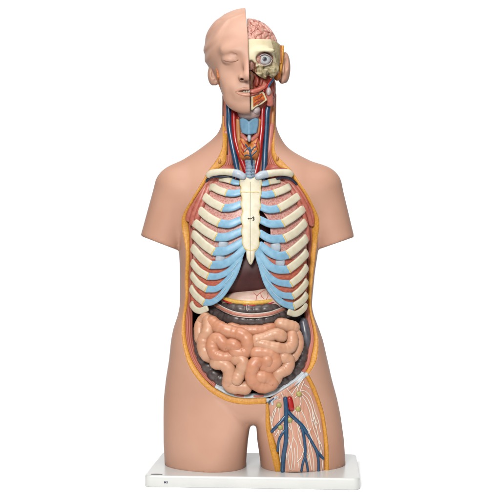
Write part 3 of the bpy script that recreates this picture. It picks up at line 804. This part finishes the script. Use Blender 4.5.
for p in ([(254,104),(258,101.4),(263,99.6)], [(255,100),(259,98),(262,95)], [(258,104),(262,100.6)]):
    mb.tube([(x, y, jd(x, y)+1.3) for x, y in p], .55, step=.7, seg=8)
mb.build('jaw_vessel', 'face_flesh', jaw)
mb = MB(); mb.ball((256, 109.8, -47), (4.5, 4.4, 6)); mb.build('tissue_below_jaw', 'gland', torso)
mb = MB(); mb.tube([(271.6,79.6,-49.4),(268.6,83.6,-46.6),(266,87.4,-44.4),(263.6,91,-43)], 1.25, step=.8); mb.build('facial_artery', 'red_vessel', torso)
mb = MB(); mb.tube([(273,79.4,-49.8),(270.4,83,-46.8),(268.4,86.6,-45.4)], 1.2, step=.8); mb.build('facial_vein', 'blue_vessel', torso)
mb = MB(); mb.ball((268.6, 91.4, -45.6), (2.5, 4.2, 3)); mb.build('salivary_gland', 'gland', torso)
# brain
brain = thing('brain', 'pink folded half brain with red vessels showing above the cut skull', 'brain', (262, 50, -80))
ax, (X, Y, D) = grid((246, 282, 15, 72, -130, -30), .7)
F = ell(X, Y, D, (248.5, 52, -80), (30, 33.4, 46))
wx = X + 2.2*sines(X, Y, D, .22, 1); wy = Y + 2.2*sines(X, Y, D, .22, 2)
g = sines(wx, wy, D, .62, 21, 5)
F = F + 1.6 - 2.2*np.clip(np.abs(g)*1.7, 0, 1)**.6 * .9
F = smax(F, 247.2 - X, .8); F = np.maximum(F, Y - 70)
V, Fc = nets(F, ax); V = smooth_mesh(V, Fc, 1)
bo = build('cerebral_hemisphere', V, Fc, 'brain', brain)
bb = BVHTree.FromPolygons([Vector(v) for v in V.tolist()], Fc.tolist())
def bd(x, y):
    hh = bb.ray_cast(Vector((x, y, 60)), Vector((0, 0, -1)))
    return hh[0].z if hh[0] is not None else -80
mb = MB()
for p in ([(250,22),(252.5,25),(256,27),(260,31),(261.4,36),(261,39)], [(256,27),(254,31),(250,34)], [(253,20.4),(258,22.4),(263,26),(267,31),(270,38)], [(264,26.6),(265.4,32),(264.4,39)], [(262,33),(257,36),(255,39)],
          [(267,31),(271,34),(274,40)], [(250,28),(252,31),(251,36)], [(258,22.4),(259.6,27)]):
    mb.tube([(x, y, bd(x, y)+.1) for x, y in p], .38, step=.7, seg=8)
mb.build('brain_vessels', 'brain_vessel', bo)

# ================================================================ RIB CAGE
def rdep(x, y):
    a = float(np.interp(y, [170, 185, 200, 225, 250, 320], [58, 60, 63, 67, 68, 67]))
    f = float(np.interp(y, [168, 180, 200, 225, 255, 290, 320], [-39, -34, -27, -22, -19, -20, -25]))
    t = min(.985, abs(x - 250) / a)
    return f - 50 * (1 - math.sqrt(1 - t*t))
def rnorm(p):
    e = .5; x, y = p[0], p[1]
    n = np.array([-(rdep(x+e, y)-rdep(x-e, y)), -(rdep(x, y+e)-rdep(x, y-e)), 1.0]); return n/np.linalg.norm(n)
cage = thing('rib_cage', 'cream ribs with blue cartilage joined to a cream breastbone and collarbones', 'rib cage', (250, 316, -40))
ribsL = [ # bone points, cartilage points, width
 ([(219,178),(225,179.4),(231,181)], [(231,181),(235,182.4),(239,183)], 5.4),
 ([(209,187),(213,187),(218.4,190),(226.4,192.8)], [(226.4,192.8),(234,193.4),(241,192)], 7),
 ([(202,196),(205,197),(212,202.4),(222.9,208)], [(222.9,208),(232,207.4),(241,204)], 7.6),
 ([(196,209),(200,210.4),(208.8,217.6),(219,223)], [(219,223),(229.6,224),(241,219.6)], 7.8),
 ([(193,222),(196.5,224),(205.6,231.2),(216,237)], [(216,237),(226.4,237),(242,231)], 8.0),
 ([(192,233.5),(195.5,236),(204,244.4),(213.8,251.5)], [(213.8,251.5),(226.4,250.6),(243,241.5)], 8.2),
 ([(191.5,247),(195,250.4),(202.4,258.8),(211,265)], [(211,265),(223,264.2),(234.4,258),(244.6,247.6)], 7.8),
 ([(191,261.5),(194,265),(199.2,271),(208,276.4)], [(208,276.4),(218.4,276.2),(229.6,270.6),(238,261),(243,252)], 7.2),
 ([(190.5,274),(193,277),(198.4,283.6),(206.4,289)], [(206.4,289),(216,288.8),(225,282.4),(233,273.6),(238,265)], 7.0),
 ([(190,287),(192,290),(196.4,296),(204,302.4)], [(204,302.4),(212,302),(220.6,296),(228.6,284.8),(235.4,272.4),(241,259)], 7.2),
 ([(191,300.5),(192.2,305.5),(195.6,309.4),(200.6,310.8),(207,308.2)], None, 6.2)]
ribsR = [
 ([(280,179.6),(274.5,181),(269,182)], [(269,182),(265.6,183.4),(262,184)], 5.4),
 ([(292.6,185),(288,187.4),(282,190.4),(274,193.4)], [(274,193.4),(266,194.8),(259.4,194)], 7),
 ([(300.5,194),(297,197),(288.4,203),(278.8,208.4)], [(278.8,208.4),(269,209.6),(259.4,206.6)], 7.4),
 ([(304.6,207),(301.4,210.4),(293,217),(282.8,223.4)], [(282.8,223.4),(270,223.8),(258.8,219)], 7.6),
 ([(306,221.6),(303.4,224.6),(295,232.6),(284.4,238.6)], [(284.4,238.6),(270,238.6),(259.4,232.8)], 7.8),
 ([(307,237.4),(304.4,240.4),(296.4,248),(287.6,254.6)], [(287.6,254.6),(280,256),(271,253),(259.6,244.6)], 8.2),
 ([(307.4,251.6),(305,255),(298,262),(288.4,269.4)], [(288.4,269.4),(277,269.4),(267.4,264),(256.2,249.6)], 7.8),
 ([(307.4,266),(305.4,269.4),(299.6,277),(290.8,284)], [(290.8,284),(277,281.8),(267,274),(260.5,263),(256.6,253.6)], 7.2),
 ([(307.4,280.4),(305.4,284),(300,290.6),(293,296.2)], [(293,296.2),(281.4,294.6),(271,287),(264.5,276),(260.4,266.6)], 7.0),
 ([(307,293.4),(305.4,296.6),(301,301.6),(293.6,306.4)], [(293.6,306.4),(283.4,303.4),(274.4,295),(266.4,282),(259,262)], 7.2),
 ([(306,301.5),(304.4,307.8),(299.6,312.2),(294.6,313.8),(288.6,312)], None, 6.2)]
for side in (ribsL, ribsR):
    for i, (bn, ca, w) in enumerate(side):
        w *= 1.1 if i < 7 else 1.05
        if i < 10: bn = [(bn[0][0] + (1.3 if bn[0][0] < 250 else -1.0), bn[0][1] + .8)] + bn[1:]
        def P3(p, off=0):
            q = [(x, y, rdep(x, y) + off) for x, y in p]
            return q
        mb = MB()
        bp = P3(bn)
        v_ = np.array(bp[1]) - np.array(bp[0]); v_ = v_/np.linalg.norm(v_)*(w*.42); bp[0] = tuple(np.array(bp[0]) + v_ + np.array((0, 0, -1.5))) if len(bp) > 3 and np.linalg.norm(np.array(bp[1]) - np.array(bp[0])) > w*.42 + 1.5 else (bp[0][0], bp[0][1], bp[0][2] - 2)
        mb.tube(bp, w/2, seg=16, step=1.2, flat=.42, cap=.5, expo=.62, normal=rnorm)
        if ca is not None:
            e = np.array(bn[-1]); t = np.array(bn[-1]) - np.array(bn[-2]); t = t/np.linalg.norm(t)
            mb.tube(P3([e - t*.45, e, e + t*.45]), w/2*1.045, seg=16, step=.3, flat=.44, expo=.68, m=1, ends=False, normal=rnorm)
        r_ = mb.build('rib', ['bone', 'junction'], cage)
        if ca is not None:
            mb = MB()
            c3 = [(x, y, rdep(x, y) - (.0 if k < 2 else .35), w/2*(.99 if k == 0 else ((.96 if i < 7 else .84) if k < len(ca)-1 else (.86 if i < 7 else .5)))) for k, (x, y) in enumerate(ca)]
            mb.tube(c3, 1, seg=16, step=1.2, flat=.42, expo=.72, normal=rnorm)
            mb.build('cartilage', 'cartilage', r_)
# pale bridges between the lower cartilages
for p in ([(223,247.5),(226,244)], [(219.6,261.4),(222.6,257.6)], [(274,246.4),(276.4,249.6)], [(277.4,260),(280.6,264.4)], [(229,266),(236,255)], [(224,281),(230,274)], [(218,294),(226,287)], [(262,266),(268,275)], [(270,283),(277,290)]):
    pass
for x, y in ((223.4, 245.4), (220.6, 259.2), (275.4, 247.4), (279.6, 262.2)):
    mb = MB(); mb.ball((x, y, rdep(x, y) - 2.3), (5.4, 6.5, 1.5)); mb.build('cartilage_bridge', 'pale_cartilage', cage)
mb = MB()
for p in ([(230.5,271.5),(234.5,267),(238.2,261.6)], [(225.6,283),(229.6,278.6),(233.4,273)], [(216.4,297.6),(221.4,293.6),(225.6,288)], [(261.6,262.4),(265.6,269),(270,274.6)], [(264.6,275),(268.6,281.6),(273.6,287)], [(270,288),(274.6,294),(280,298.6)]):
    mb = MB(); mb.tube([(x, y, rdep(x, y)+1.4) for x, y in p], .42, step=.8, seg=8, flat=.6); mb.build('cartilage_seam', 'cartilage_line', cage)
# sternum
ax, (X, Y, D) = grid((236, 265, 172, 268, -44, -14), .7)
le = [(240.4,178),(240,184),(241.6,188),(240.6,192),(242.4,198),(241,204),(242.8,211),(241,219),(243,226),(241.6,231),(242.8,237),(242.4,242),(244.4,247.8),(246.8,250.6)]
ri = [(261,178.6),(261.6,184),(260.2,188),(261,193),(259.4,200),(260.6,206),(258.6,212),(260,219.6),(258.2,226),(259.8,233),(258.4,239),(259.2,244),(256.8,249),(254.6,251)]
st = [(245,177.2),(250.4,180)] + [(256,177.2)] + ri + [(253.8,258),(251.8,263),(250.6,264.4),(249.4,263)] + [(247.2,258)] + le[::-1]
sd2 = poly_sd(X[:, :, 0], Y[:, :, 0], st)[:, :, None] - .7
f0 = np.interp(ax[1], [168, 180, 200, 225, 255, 290], [-39, -34, -27, -22, -19, -20])[None, :, None] + 2.0
F = smax(sd2 + 0*D, np.abs(D - (f0 - 3 - ((X-250)/12)**2*1.2)) - 3.4, 2.0)
F = F - .35*np.clip(1-np.abs(Y-192)/2.2, 0, 1) + 0.3*np.clip(1-np.abs(X-250.3)/.9, 0, 1)
V, Fc = nets(F, ax); V = smooth_mesh(V, Fc, 1)
stn = build('sternum', V, Fc, 'bone', cage)
sb = BVHTree.FromPolygons([Vector(v) for v in V.tolist()], Fc.tolist())
def sdp(x, y):
    for k in (0, .5, 1, 1.5, 2):
        hh = sb.ray_cast(Vector((x + (250.3-x)*.09*k, y, 60)), Vector((0, 0, -1)))
        if hh[0] is not None: return hh[0].z
    return -24
mb = MB()
for pth in (le, ri): mb.tube([(x, y, sdp(x, y) - .3) for x, y in cr(pth, 50)], .5, step=1, seg=8)
mb.tube([(x, 192.2 + .25*math.sin(x), sdp(x, 192)+.05) for x in np.linspace(241.4, 259, 12)], .35, step=.8, seg=8)
mb.tube([(x, y, sdp(x, y)) for x, y in ((244.6,248.2),(247.4,249.8),(250.5,250.3),(253.6,249.8),(256.2,248.4))], .35, step=.8, seg=8)
mb.build('sternum_outline', 'junction', stn)
mb = MB(); mb.tube([(250.3, y, sdp(250.3, y)+.02) for y in np.linspace(182, 262, 40)], .22, step=1.2, seg=8); mb.build('midline_groove', 'wire' if False else 'pale_line', stn)
mb = MB(); z = sdp(250, 218) + .5
mb.tube([(248.0,218.6,z),(249.4,218.5,z+.2),(251.2,218.6,z)], .3, step=.4, seg=8)
mb.tube([(248.3,218.0,z),(247.9,218.6,z),(248.4,219.2,z)], .3, step=.3, seg=8)
mb.tube([(251.6,218.5,z),(252.6,217.3,z),(253.7,217.1,z),(254.2,218.1,z),(253.2,218.7,z),(254.3,219.4,z),(253.6,220.4,z),(252.4,220.1,z)], .3, step=.4, seg=8)
mb.tube([(253.6,216.4,z),(253.6,220.9,z)], .22, step=.4, seg=8)
mb.build('clasp', 'wire', stn)
# collarbones
for pts, cp in ((([(208.6,175.4,-43,3.1),(211.5,173.2,-41,3.5),(219,172,-38,3.4),(227,172,-35.4,3.4),(233.5,172.6,-33.6,3.9)]), [(233.5,172.8,-33.6,3.9),(238.5,174,-32,4.1),(243.2,176.6,-31.4,3.4)]),
                (([(291,174.4,-43,3.2),(288,172.8,-41,3.7),(281,172.4,-38,3.4),(273,173,-35,3.5),(267.4,173.8,-33.4,3.8)]), [(267.4,174,-33.4,3.8),(262,174.8,-32,4.0),(257.6,176.8,-31.4,3.3)])):
    mb = MB(); mb.tube(pts, 1, step=1, flat=.85, seg=16); cl = mb.build('collarbone', 'bone', cage)
    mb = MB(); mb.tube(cp, 1, step=1, flat=.85, seg=16); mb.build('cartilage', 'pale_cartilage', cl)

# dark vessel below each collarbone, folded chest muscle
mb = MB(); mb.tube([(205.6,182,-47),(208.6,178.6,-44),(213,176.8,-41.6),(222,176.6,-38.6),(230,176.4,-37.4),(234,178,-37)], 1.35, step=.9); mb.build('subclavian_vein', 'dark_vessel', torso)
mb = MB(); mb.tube([(277,178.4,-39),(283,177.4,-41),(289,178.2,-43),(293.6,181,-44.6),(296.4,184,-46)], 1.35, step=.9); mb.build('subclavian_vein', 'dark_vessel', torso)
def fold(paths, r):
    for p in paths:
        mb = MB(); mb.tube([(x, y, max(surf(x, y) - 5.5, -66)) for x, y in p], r, step=1.2, flat=.6); mb.build('chest_muscle', 'muscle_fold', torso)
fold([[(285,180.5),(291,184),(297,192),(303,202),(308,213),(311,224)], [(291,181.6),(297,188),(304,198),(309.6,208),(312,216),(311.6,225)], [(288,185),(294,194),(299.6,205),(304,217),(306.4,228),(307.4,240)]], 2.6)
fold([[(203,186),(197,197),(190.6,211),(188.6,220)], [(206.4,184.6),(201,198),(195,212),(192,224)], [(209,186.6),(204,200),(199,213),(195.4,228)]], 3.2)
mb = MB(); mb.tube([(270.5,170.2,-46),(278,169,-46),(286,169.8,-47)], 1.6, step=1); mb.build('shoulder_muscle', 'red_vessel' if False else 'face_flesh', torso)

# ---- lungs and intercostal muscle
def slab(name, m, rows, off, thick, parent, nv=26, bulge=0):
    A = cr(np.array([[y, a, b] for y, a, b in rows])[:, [1, 0, 2]], 60)   # a, y, b
    R = []
    for a, y, b in A:
        R.append([(a+(b-a)*t, y, rdep(a+(b-a)*t, y) + off + bulge*math.sin(math.pi*t)) for t in np.linspace(0, 1, nv)])
    mb = MB(); mb.sheet(R, thick); return mb.build(name, m, parent)
lungL = thing('lung', 'pink textured lung behind the ribs left of the breastbone', 'lung', (222, 262, -50), 'pair of lungs')
slab('lung_lobe', 'lung', [(180,222,238),(184,213,241),(192,206.5,243),(205,200,244),(220,196.6,244),(235,194.6,245),(250,193.6,243),(262,193,238)], -3.6, 22, lungL)
lungR = thing('lung', 'pink textured lung behind the ribs right of the breastbone, with a dark gap beside it', 'lung', (284, 262, -50), 'pair of lungs')
slab('lung_lobe', 'lung', [(180,263,278),(184,259,289),(192,258,295),(204,258.5,300.6),(211,262,303),(218,267,304.4),(228,270,305.4),(236,270,306),(242,264,306.4),(252,262,306.6),(262,263,306.6)], -3.6, 22, lungR)
slab('intercostal_muscle', 'intercostal', [(259,193,236),(266,192.4,236),(275,192,231),(285,191.4,225.5),(296,191,218),(304,191,209),(310,192,204)], -2.6, 4, cage)
slab('intercostal_muscle', 'intercostal', [(259,262,306.6),(266,263,306.8),(275,267,307),(285,272,307),(296,279,306.6),(305,287,306),(312,292,303)], -2.6, 4, cage)
# dark heart tissue seen beside the breastbone
heart = thing('heart', 'dark brown heart barely visible in the gap between breastbone and lung', 'heart', (262, 240, -60))
mb = MB(); mb.ball((258, 224, -52), (16, 22, 16), nu=24, nv=16); mb.build('heart_muscle', 'liver', heart)

# ================================================================ ABDOMEN
liver = thing('liver', 'smooth dark maroon liver between the lower rib margins', 'liver', (246, 300, -60))
ax, (X, Y, D) = grid((190, 306, 236, 310, -90, -20), 1.2)
F = ell(X, Y, D, (246, 272, -52), (50, 30, 24)); F = smin(F, ell(X, Y, D, (217, 282, -70), (22, 24, 22)), 8)
F = smax(F, Y - 296 + (X-228)*.1, 5); F = smax(F, -ell(X, Y, D, (250.5, 290, -26), (2, 14, 3)), 3)
V, Fc = nets(F, ax); V = smooth_mesh(V, Fc, 1); build('liver_lobe', V, Fc, 'liver', liver)
stom = thing('stomach', 'pale pink stomach under the liver edged with a yellow fat apron', 'stomach', (252, 306, -50))
ax, (X, Y, D) = grid((212, 296, 280, 318, -66, -16), .9)
F = ell(X, Y, D, (253, 304, -44), (34, 15.6, 19)) ; F = smin(F, ell(X, Y, D, (268, 300, -44), (16, 13.4, 17)), 5)
F = F + .2*sines(X, Y, D, .3, 8)
V, Fc = nets(F, ax); V = smooth_mesh(V, Fc, 1); so = build('stomach_wall', V, Fc, 'stomach', stom)
zz = BVHTree.FromPolygons([Vector(v) for v in V.tolist()], Fc.tolist())
def sz(x, y):
    hh = zz.ray_cast(Vector((x, y, 60)), Vector((0, 0, -1))); return hh[0].z if hh[0] is not None else -44
mb = MB()
for p in ([(256,300),(257,296),(260.6,292.6),(265,290)], [(257,296),(253.8,293)], [(260.6,292.6),(261.4,296),(264,299)], [(266,300),(268,296),(267,293)]):
    mb.tube([(x, y, sz(x, y)+.05) for x, y in p], .38, step=.7, seg=8)
mb.build('stomach_vessel', 'gum', so)
mb = MB(); mb.tube([(220,295.6,-36,1.2),(226,299,-31,1.9),(236,302,-26.8,2.3),(249,303,-23,2.4),(262,302.4,-25.6,2.4),(272,300,-28.4,2),(281,297,-33,1.3)], 1, step=1, flat=.8); mb.build('fat_apron', 'omentum', stom)
mb = MB(); mb.tube([(222,299,-33.6),(228,302.4,-29),(237,304.8,-25.8),(249,305.6,-21.6),(262,305,-24.8),(272,302.8,-27.6),(280,299.8,-32)], .95, step=1); mb.build('gastric_artery', 'red_vessel', stom)

# large intestine
colon = thing('large_intestine', 'dark grey lumpy large intestine arching over and around the pink bowel loops', 'large intestine', (252, 392, -60))
def lump(per, amp): return lambda s: 1 - amp + amp*abs(math.sin(math.pi*s/per))**.6
mb = MB()
up_ = [(200,296,-60),(208,300,-55),(218,304.5,-46),(226,307.6,-38),(236,309.4,-27),(252,310.8,-24.5),(268,309.6,-27),(277,307.6,-38),(284,304.5,-47),(294,298,-58)]
lo_ = [(198,304,-60),(208,311,-52),(220,316,-41),(234,319.2,-27),(252,320.8,-24),(270,319,-27),(284,314.6,-40),(294,308,-54)]
mb.tube(up_, 6.4, step=.8, seg=20, rmod=lump(8.6, .17)); mb.tube(lo_, 5.8, step=.8, seg=20, rmod=lump(8.2, .17))
mb.tube([(200,300,-62),(218,310,-48),(236,314.6,-37),(252,316,-34),(268,314.6,-37),(284,309,-50),(294,302,-60)], 7.6, step=1.5, seg=16)
tr = mb.build('transverse_colon', 'colon', colon)
bandp = [(213,303,-46),(219,306.6,-37.4),(226,310.4,-29),(236,314,-21.4),(252,315.8,-18.4),(268,314.2,-21),(277,311.4,-28.4),(284.5,308.4,-38.6)]
bandp = [(x, y, d+1.4) for x, y, d in bandp]
mb = MB(); mb.tube(bandp, 1.9, step=.9, flat=.9); bnd = mb.build('colon_band', 'band_pink', tr)
mb = MB(); mb.tube([(x, y-1.9, d+.6) for x, y, d in bandp], .55, step=.9, seg=8); mb.tube([(x, y+1.9, d+.6) for x, y, d in bandp], .55, step=.9, seg=8)
mb.build('band_edge', 'band_white', bnd)
mb = MB(); mb.tube([(247,304,-20),(246.6,309,-17.4),(247.6,311,-17.6)], .3, step=.6, seg=8); mb.build('colon_fringe', 'band_white', tr)
mb = MB(); mb.tube([(196,330,-58,5),(198.5,345,-50,6.4),(203,358,-44,7.4),(210,369.5,-40,8.2),(218,378,-38,8.6),(227,384,-39,8)], 1, step=.8, seg=20, rmod=lump(9.6, .2)); mb.build('ascending_colon', 'colon', colon)
mb = MB(); mb.tube([(302,340,-52,4.6),(303,352,-48,5.4),(299.5,364,-43,6),(292.5,374,-39.5,6.6),(283,381.5,-37.5,7),(272,386.5,-37,6.4),(258,389.4,-40,6)], 1, step=.8, seg=20, rmod=lump(7.6, .2)); mb.build('sigmoid_colon', 'colon', colon)
mb = MB(); mb.tube([(303.4,322,-56,4.5),(305.6,333,-53,5),(306,344,-52,4.6),(304,354,-52,3.4)], 1, step=1, seg=16); mb.build('descending_colon', 'colon_smooth', colon)

# small intestine
si = thing('small_intestine', 'glossy peach coiled loops of small bowel filling the belly', 'small intestine', (250, 394, -50))
def idep(x, y):
    a = ((x-250)/56)**2 + ((y-352)/58)**2
    return -40 + 24*math.sqrt(max(0, 1 - min(a, 1)))
loops = [
 ('bowel_pale', 5.2, [(206,317,-1),(200.6,323,-1),(199.4,331,-2),(200,339,-4)]),
 ('bowel_pale', 6.2, [(208.5,320,-3),(208.4,330,0),(204.4,338.6,0),(203.4,347.5,0),(206.8,354.4,-1),(210,357,-3)]),
 ('bowel', 6.6, [(211,322,-3),(217,326.4,-1),(225,330,1),(233.4,332.6,0),(241.6,334.6,1),(247,340.6,1),(247,348.6,0),(242.6,353,0),(236,351.6,0),(232.4,346.4,-2)]),
 ('bowel', 6.2, [(232.6,356.4,-2),(224,357.6,0),(215.4,354.6,1),(212.6,348,1),(213.6,341,1),(219,338.4,1),(222.6,342.6,1),(226.8,346.6,-1),(231.4,344.4,1),(236.8,347.2,1)]),
 ('bowel', 5.4, [(231,328,-3),(240,330,-2.5),(251,330.8,-2.5),(262,330.4,-2.5),(271.6,328,-3)]),
 ('bowel_pale', 6.4, [(279.6,324.4,-3),(287,326,-2),(293.4,328,-2)]),
 ('bowel_pale', 5.9, [(281.6,336.4,1),(275,334.4,1),(267,337.6,0),(257.4,340.4,0),(256.6,342.6,0),(264.4,345,1),(276.4,348,2),(286.4,348.8,1),(291.6,344.4,1),(292,335.4,0)]),
 ('bowel_pale', 4.6, [(296.4,333,-2),(299,341,-2),(297.6,350,-2),(293.4,357.4,-2)]),
 ('bowel_pale', 6.0, [(283.4,357,1),(289,361,1),(286,369,1),(278.4,373.4,1),(275.4,380,-1)]),
 ('bowel', 6.6, [(255,352.6,0),(264,352.4,1),(272.6,354.8,1),(275,361.6,1),(270.4,367,0),(264,366.4,0),(267,360.6,2)]),
 ('bowel', 7.0, [(261,360.6,-1),(254.6,364,2),(251.6,371.4,2),(252.4,378.6,2),(257.4,384,1),(265,385.8,0),(271.8,382.6,0),(267,377.6,1),(260,376.6,2)]),
 ('bowel_pale', 6.3, [(215.6,362.6,0),(223.6,364.6,1),(228.8,369.6,1),(229.4,378.4,1),(228.8,384.2,0),(235.4,387.2,0),(245.4,387.8,-1)]),
 ('bowel_pale', 5.7, [(235,359.6,0),(242.6,360.4,2),(242.4,366.6,2),(239.6,373.4,1),(236.6,380,3)])]
for m, r, p in loops:
    mb = MB()
    mb.tube([(x, y, idep(x, y) + o*1.3, r*random.uniform(1.04, 1.11)) for x, y, o in p], r, step=.9, seg=22, flat=.92, rmod=lambda s: 1 + .03*math.sin(s*.55) + .02*math.sin(s*1.3))
    mb.build('bowel_loop', m, si)
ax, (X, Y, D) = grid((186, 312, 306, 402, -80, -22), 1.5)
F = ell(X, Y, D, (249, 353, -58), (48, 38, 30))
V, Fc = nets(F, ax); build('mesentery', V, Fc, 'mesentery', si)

# ================================================================ SURFACE, LIGHT, CAMERA
def floor():
    m = bpy.data.materials.new('white_floor'); m.use_nodes = True
    b = m.node_tree.nodes['Principled BSDF']; b.inputs['Roughness'].default_value = .8; b.inputs['Specular IOR Level'].default_value = .1
    n = m.node_tree.nodes.new('ShaderNodeTexNoise'); n.inputs['Scale'].default_value = 2
    r = m.node_tree.nodes.new('ShaderNodeValToRGB'); r.color_ramp.elements[0].color = (.93, .93, .93, 1); r.color_ramp.elements[1].color = (.95, .95, .95, 1)
    m.node_tree.links.new(n.outputs['Fac'], r.inputs[0]); m.node_tree.links.new(r.outputs[0], b.inputs['Base Color'])
    me = bpy.data.meshes.new('floor'); R = 4.5
    me.from_pydata([(-1.0, -.6, 0), (1.0, -.6, 0), (1.0, .27, 0), (-1.0, .27, 0)], [], [(0, 1, 2, 3)]); me.materials.append(m)
    o = bpy.data.objects.new('floor', me); C.objects.link(o); o['kind'] = 'structure'
floor()
w = bpy.data.worlds.new('World'); bpy.context.scene.world = w; w.use_nodes = True
nt = w.node_tree; bg = nt.nodes['Background']
tc = nt.nodes.new('ShaderNodeTexCoord'); sp = nt.nodes.new('ShaderNodeSeparateXYZ')
nt.links.new(tc.outputs['Generated'], sp.inputs[0])
rp = nt.nodes.new('ShaderNodeValToRGB'); nt.links.new(sp.outputs['Y'], rp.inputs[0])
rp.color_ramp.elements[0].position = .66; rp.color_ramp.elements[0].color = (.07, .07, .07, 1)
rp.color_ramp.elements[1].position = .78; rp.color_ramp.elements[1].color = (.9, .9, .9, 1)
nt.links.new(rp.outputs[0], bg.inputs['Color']); bg.inputs['Strength'].default_value = 1.0

def area(name, loc, target, size, power, col=(1, 1, 1)):
    l = bpy.data.lights.new(name, 'AREA'); l.shape = 'RECTANGLE'; l.size, l.size_y = size; l.energy = power; l.color = col
    o = bpy.data.objects.new(name, l); C.objects.link(o); o.location = loc
    o.rotation_euler = (Vector(target) - Vector(loc)).to_track_quat('-Z', 'Y').to_euler()
area('softbox_key', (-.45, -2.5, 1.55), (0, .1, .45), (.7, .7), 74, (1, .985, .96))
area('softbox_fill', (.75, -2.6, .75), (0, .1, .42), (.6, .8), 9, (1, .99, .98))
area('added_top_light', (0, -.45, 2.3), (0, -.1, 0), (2.0, 1.4), 36, (1, 1, 1))  # unseen overhead light, added to keep the floor white

cam = bpy.data.cameras.new('camera'); co = bpy.data.objects.new('camera', cam); C.objects.link(co)
co.location = (0, -L*S, -ZB*S); co.rotation_euler = (math.pi/2, 0, 0)
cam.sensor_width = 36; cam.lens = 36 * L / 500; cam.clip_start = .05; cam.clip_end = 100
sc = bpy.context.scene; sc.camera = co
sc.view_settings.view_transform = 'Standard'; sc.view_settings.look = 'None'; sc.view_settings.exposure = .4; sc.view_settings.gamma = 1
sc.cycles.max_bounces = 6
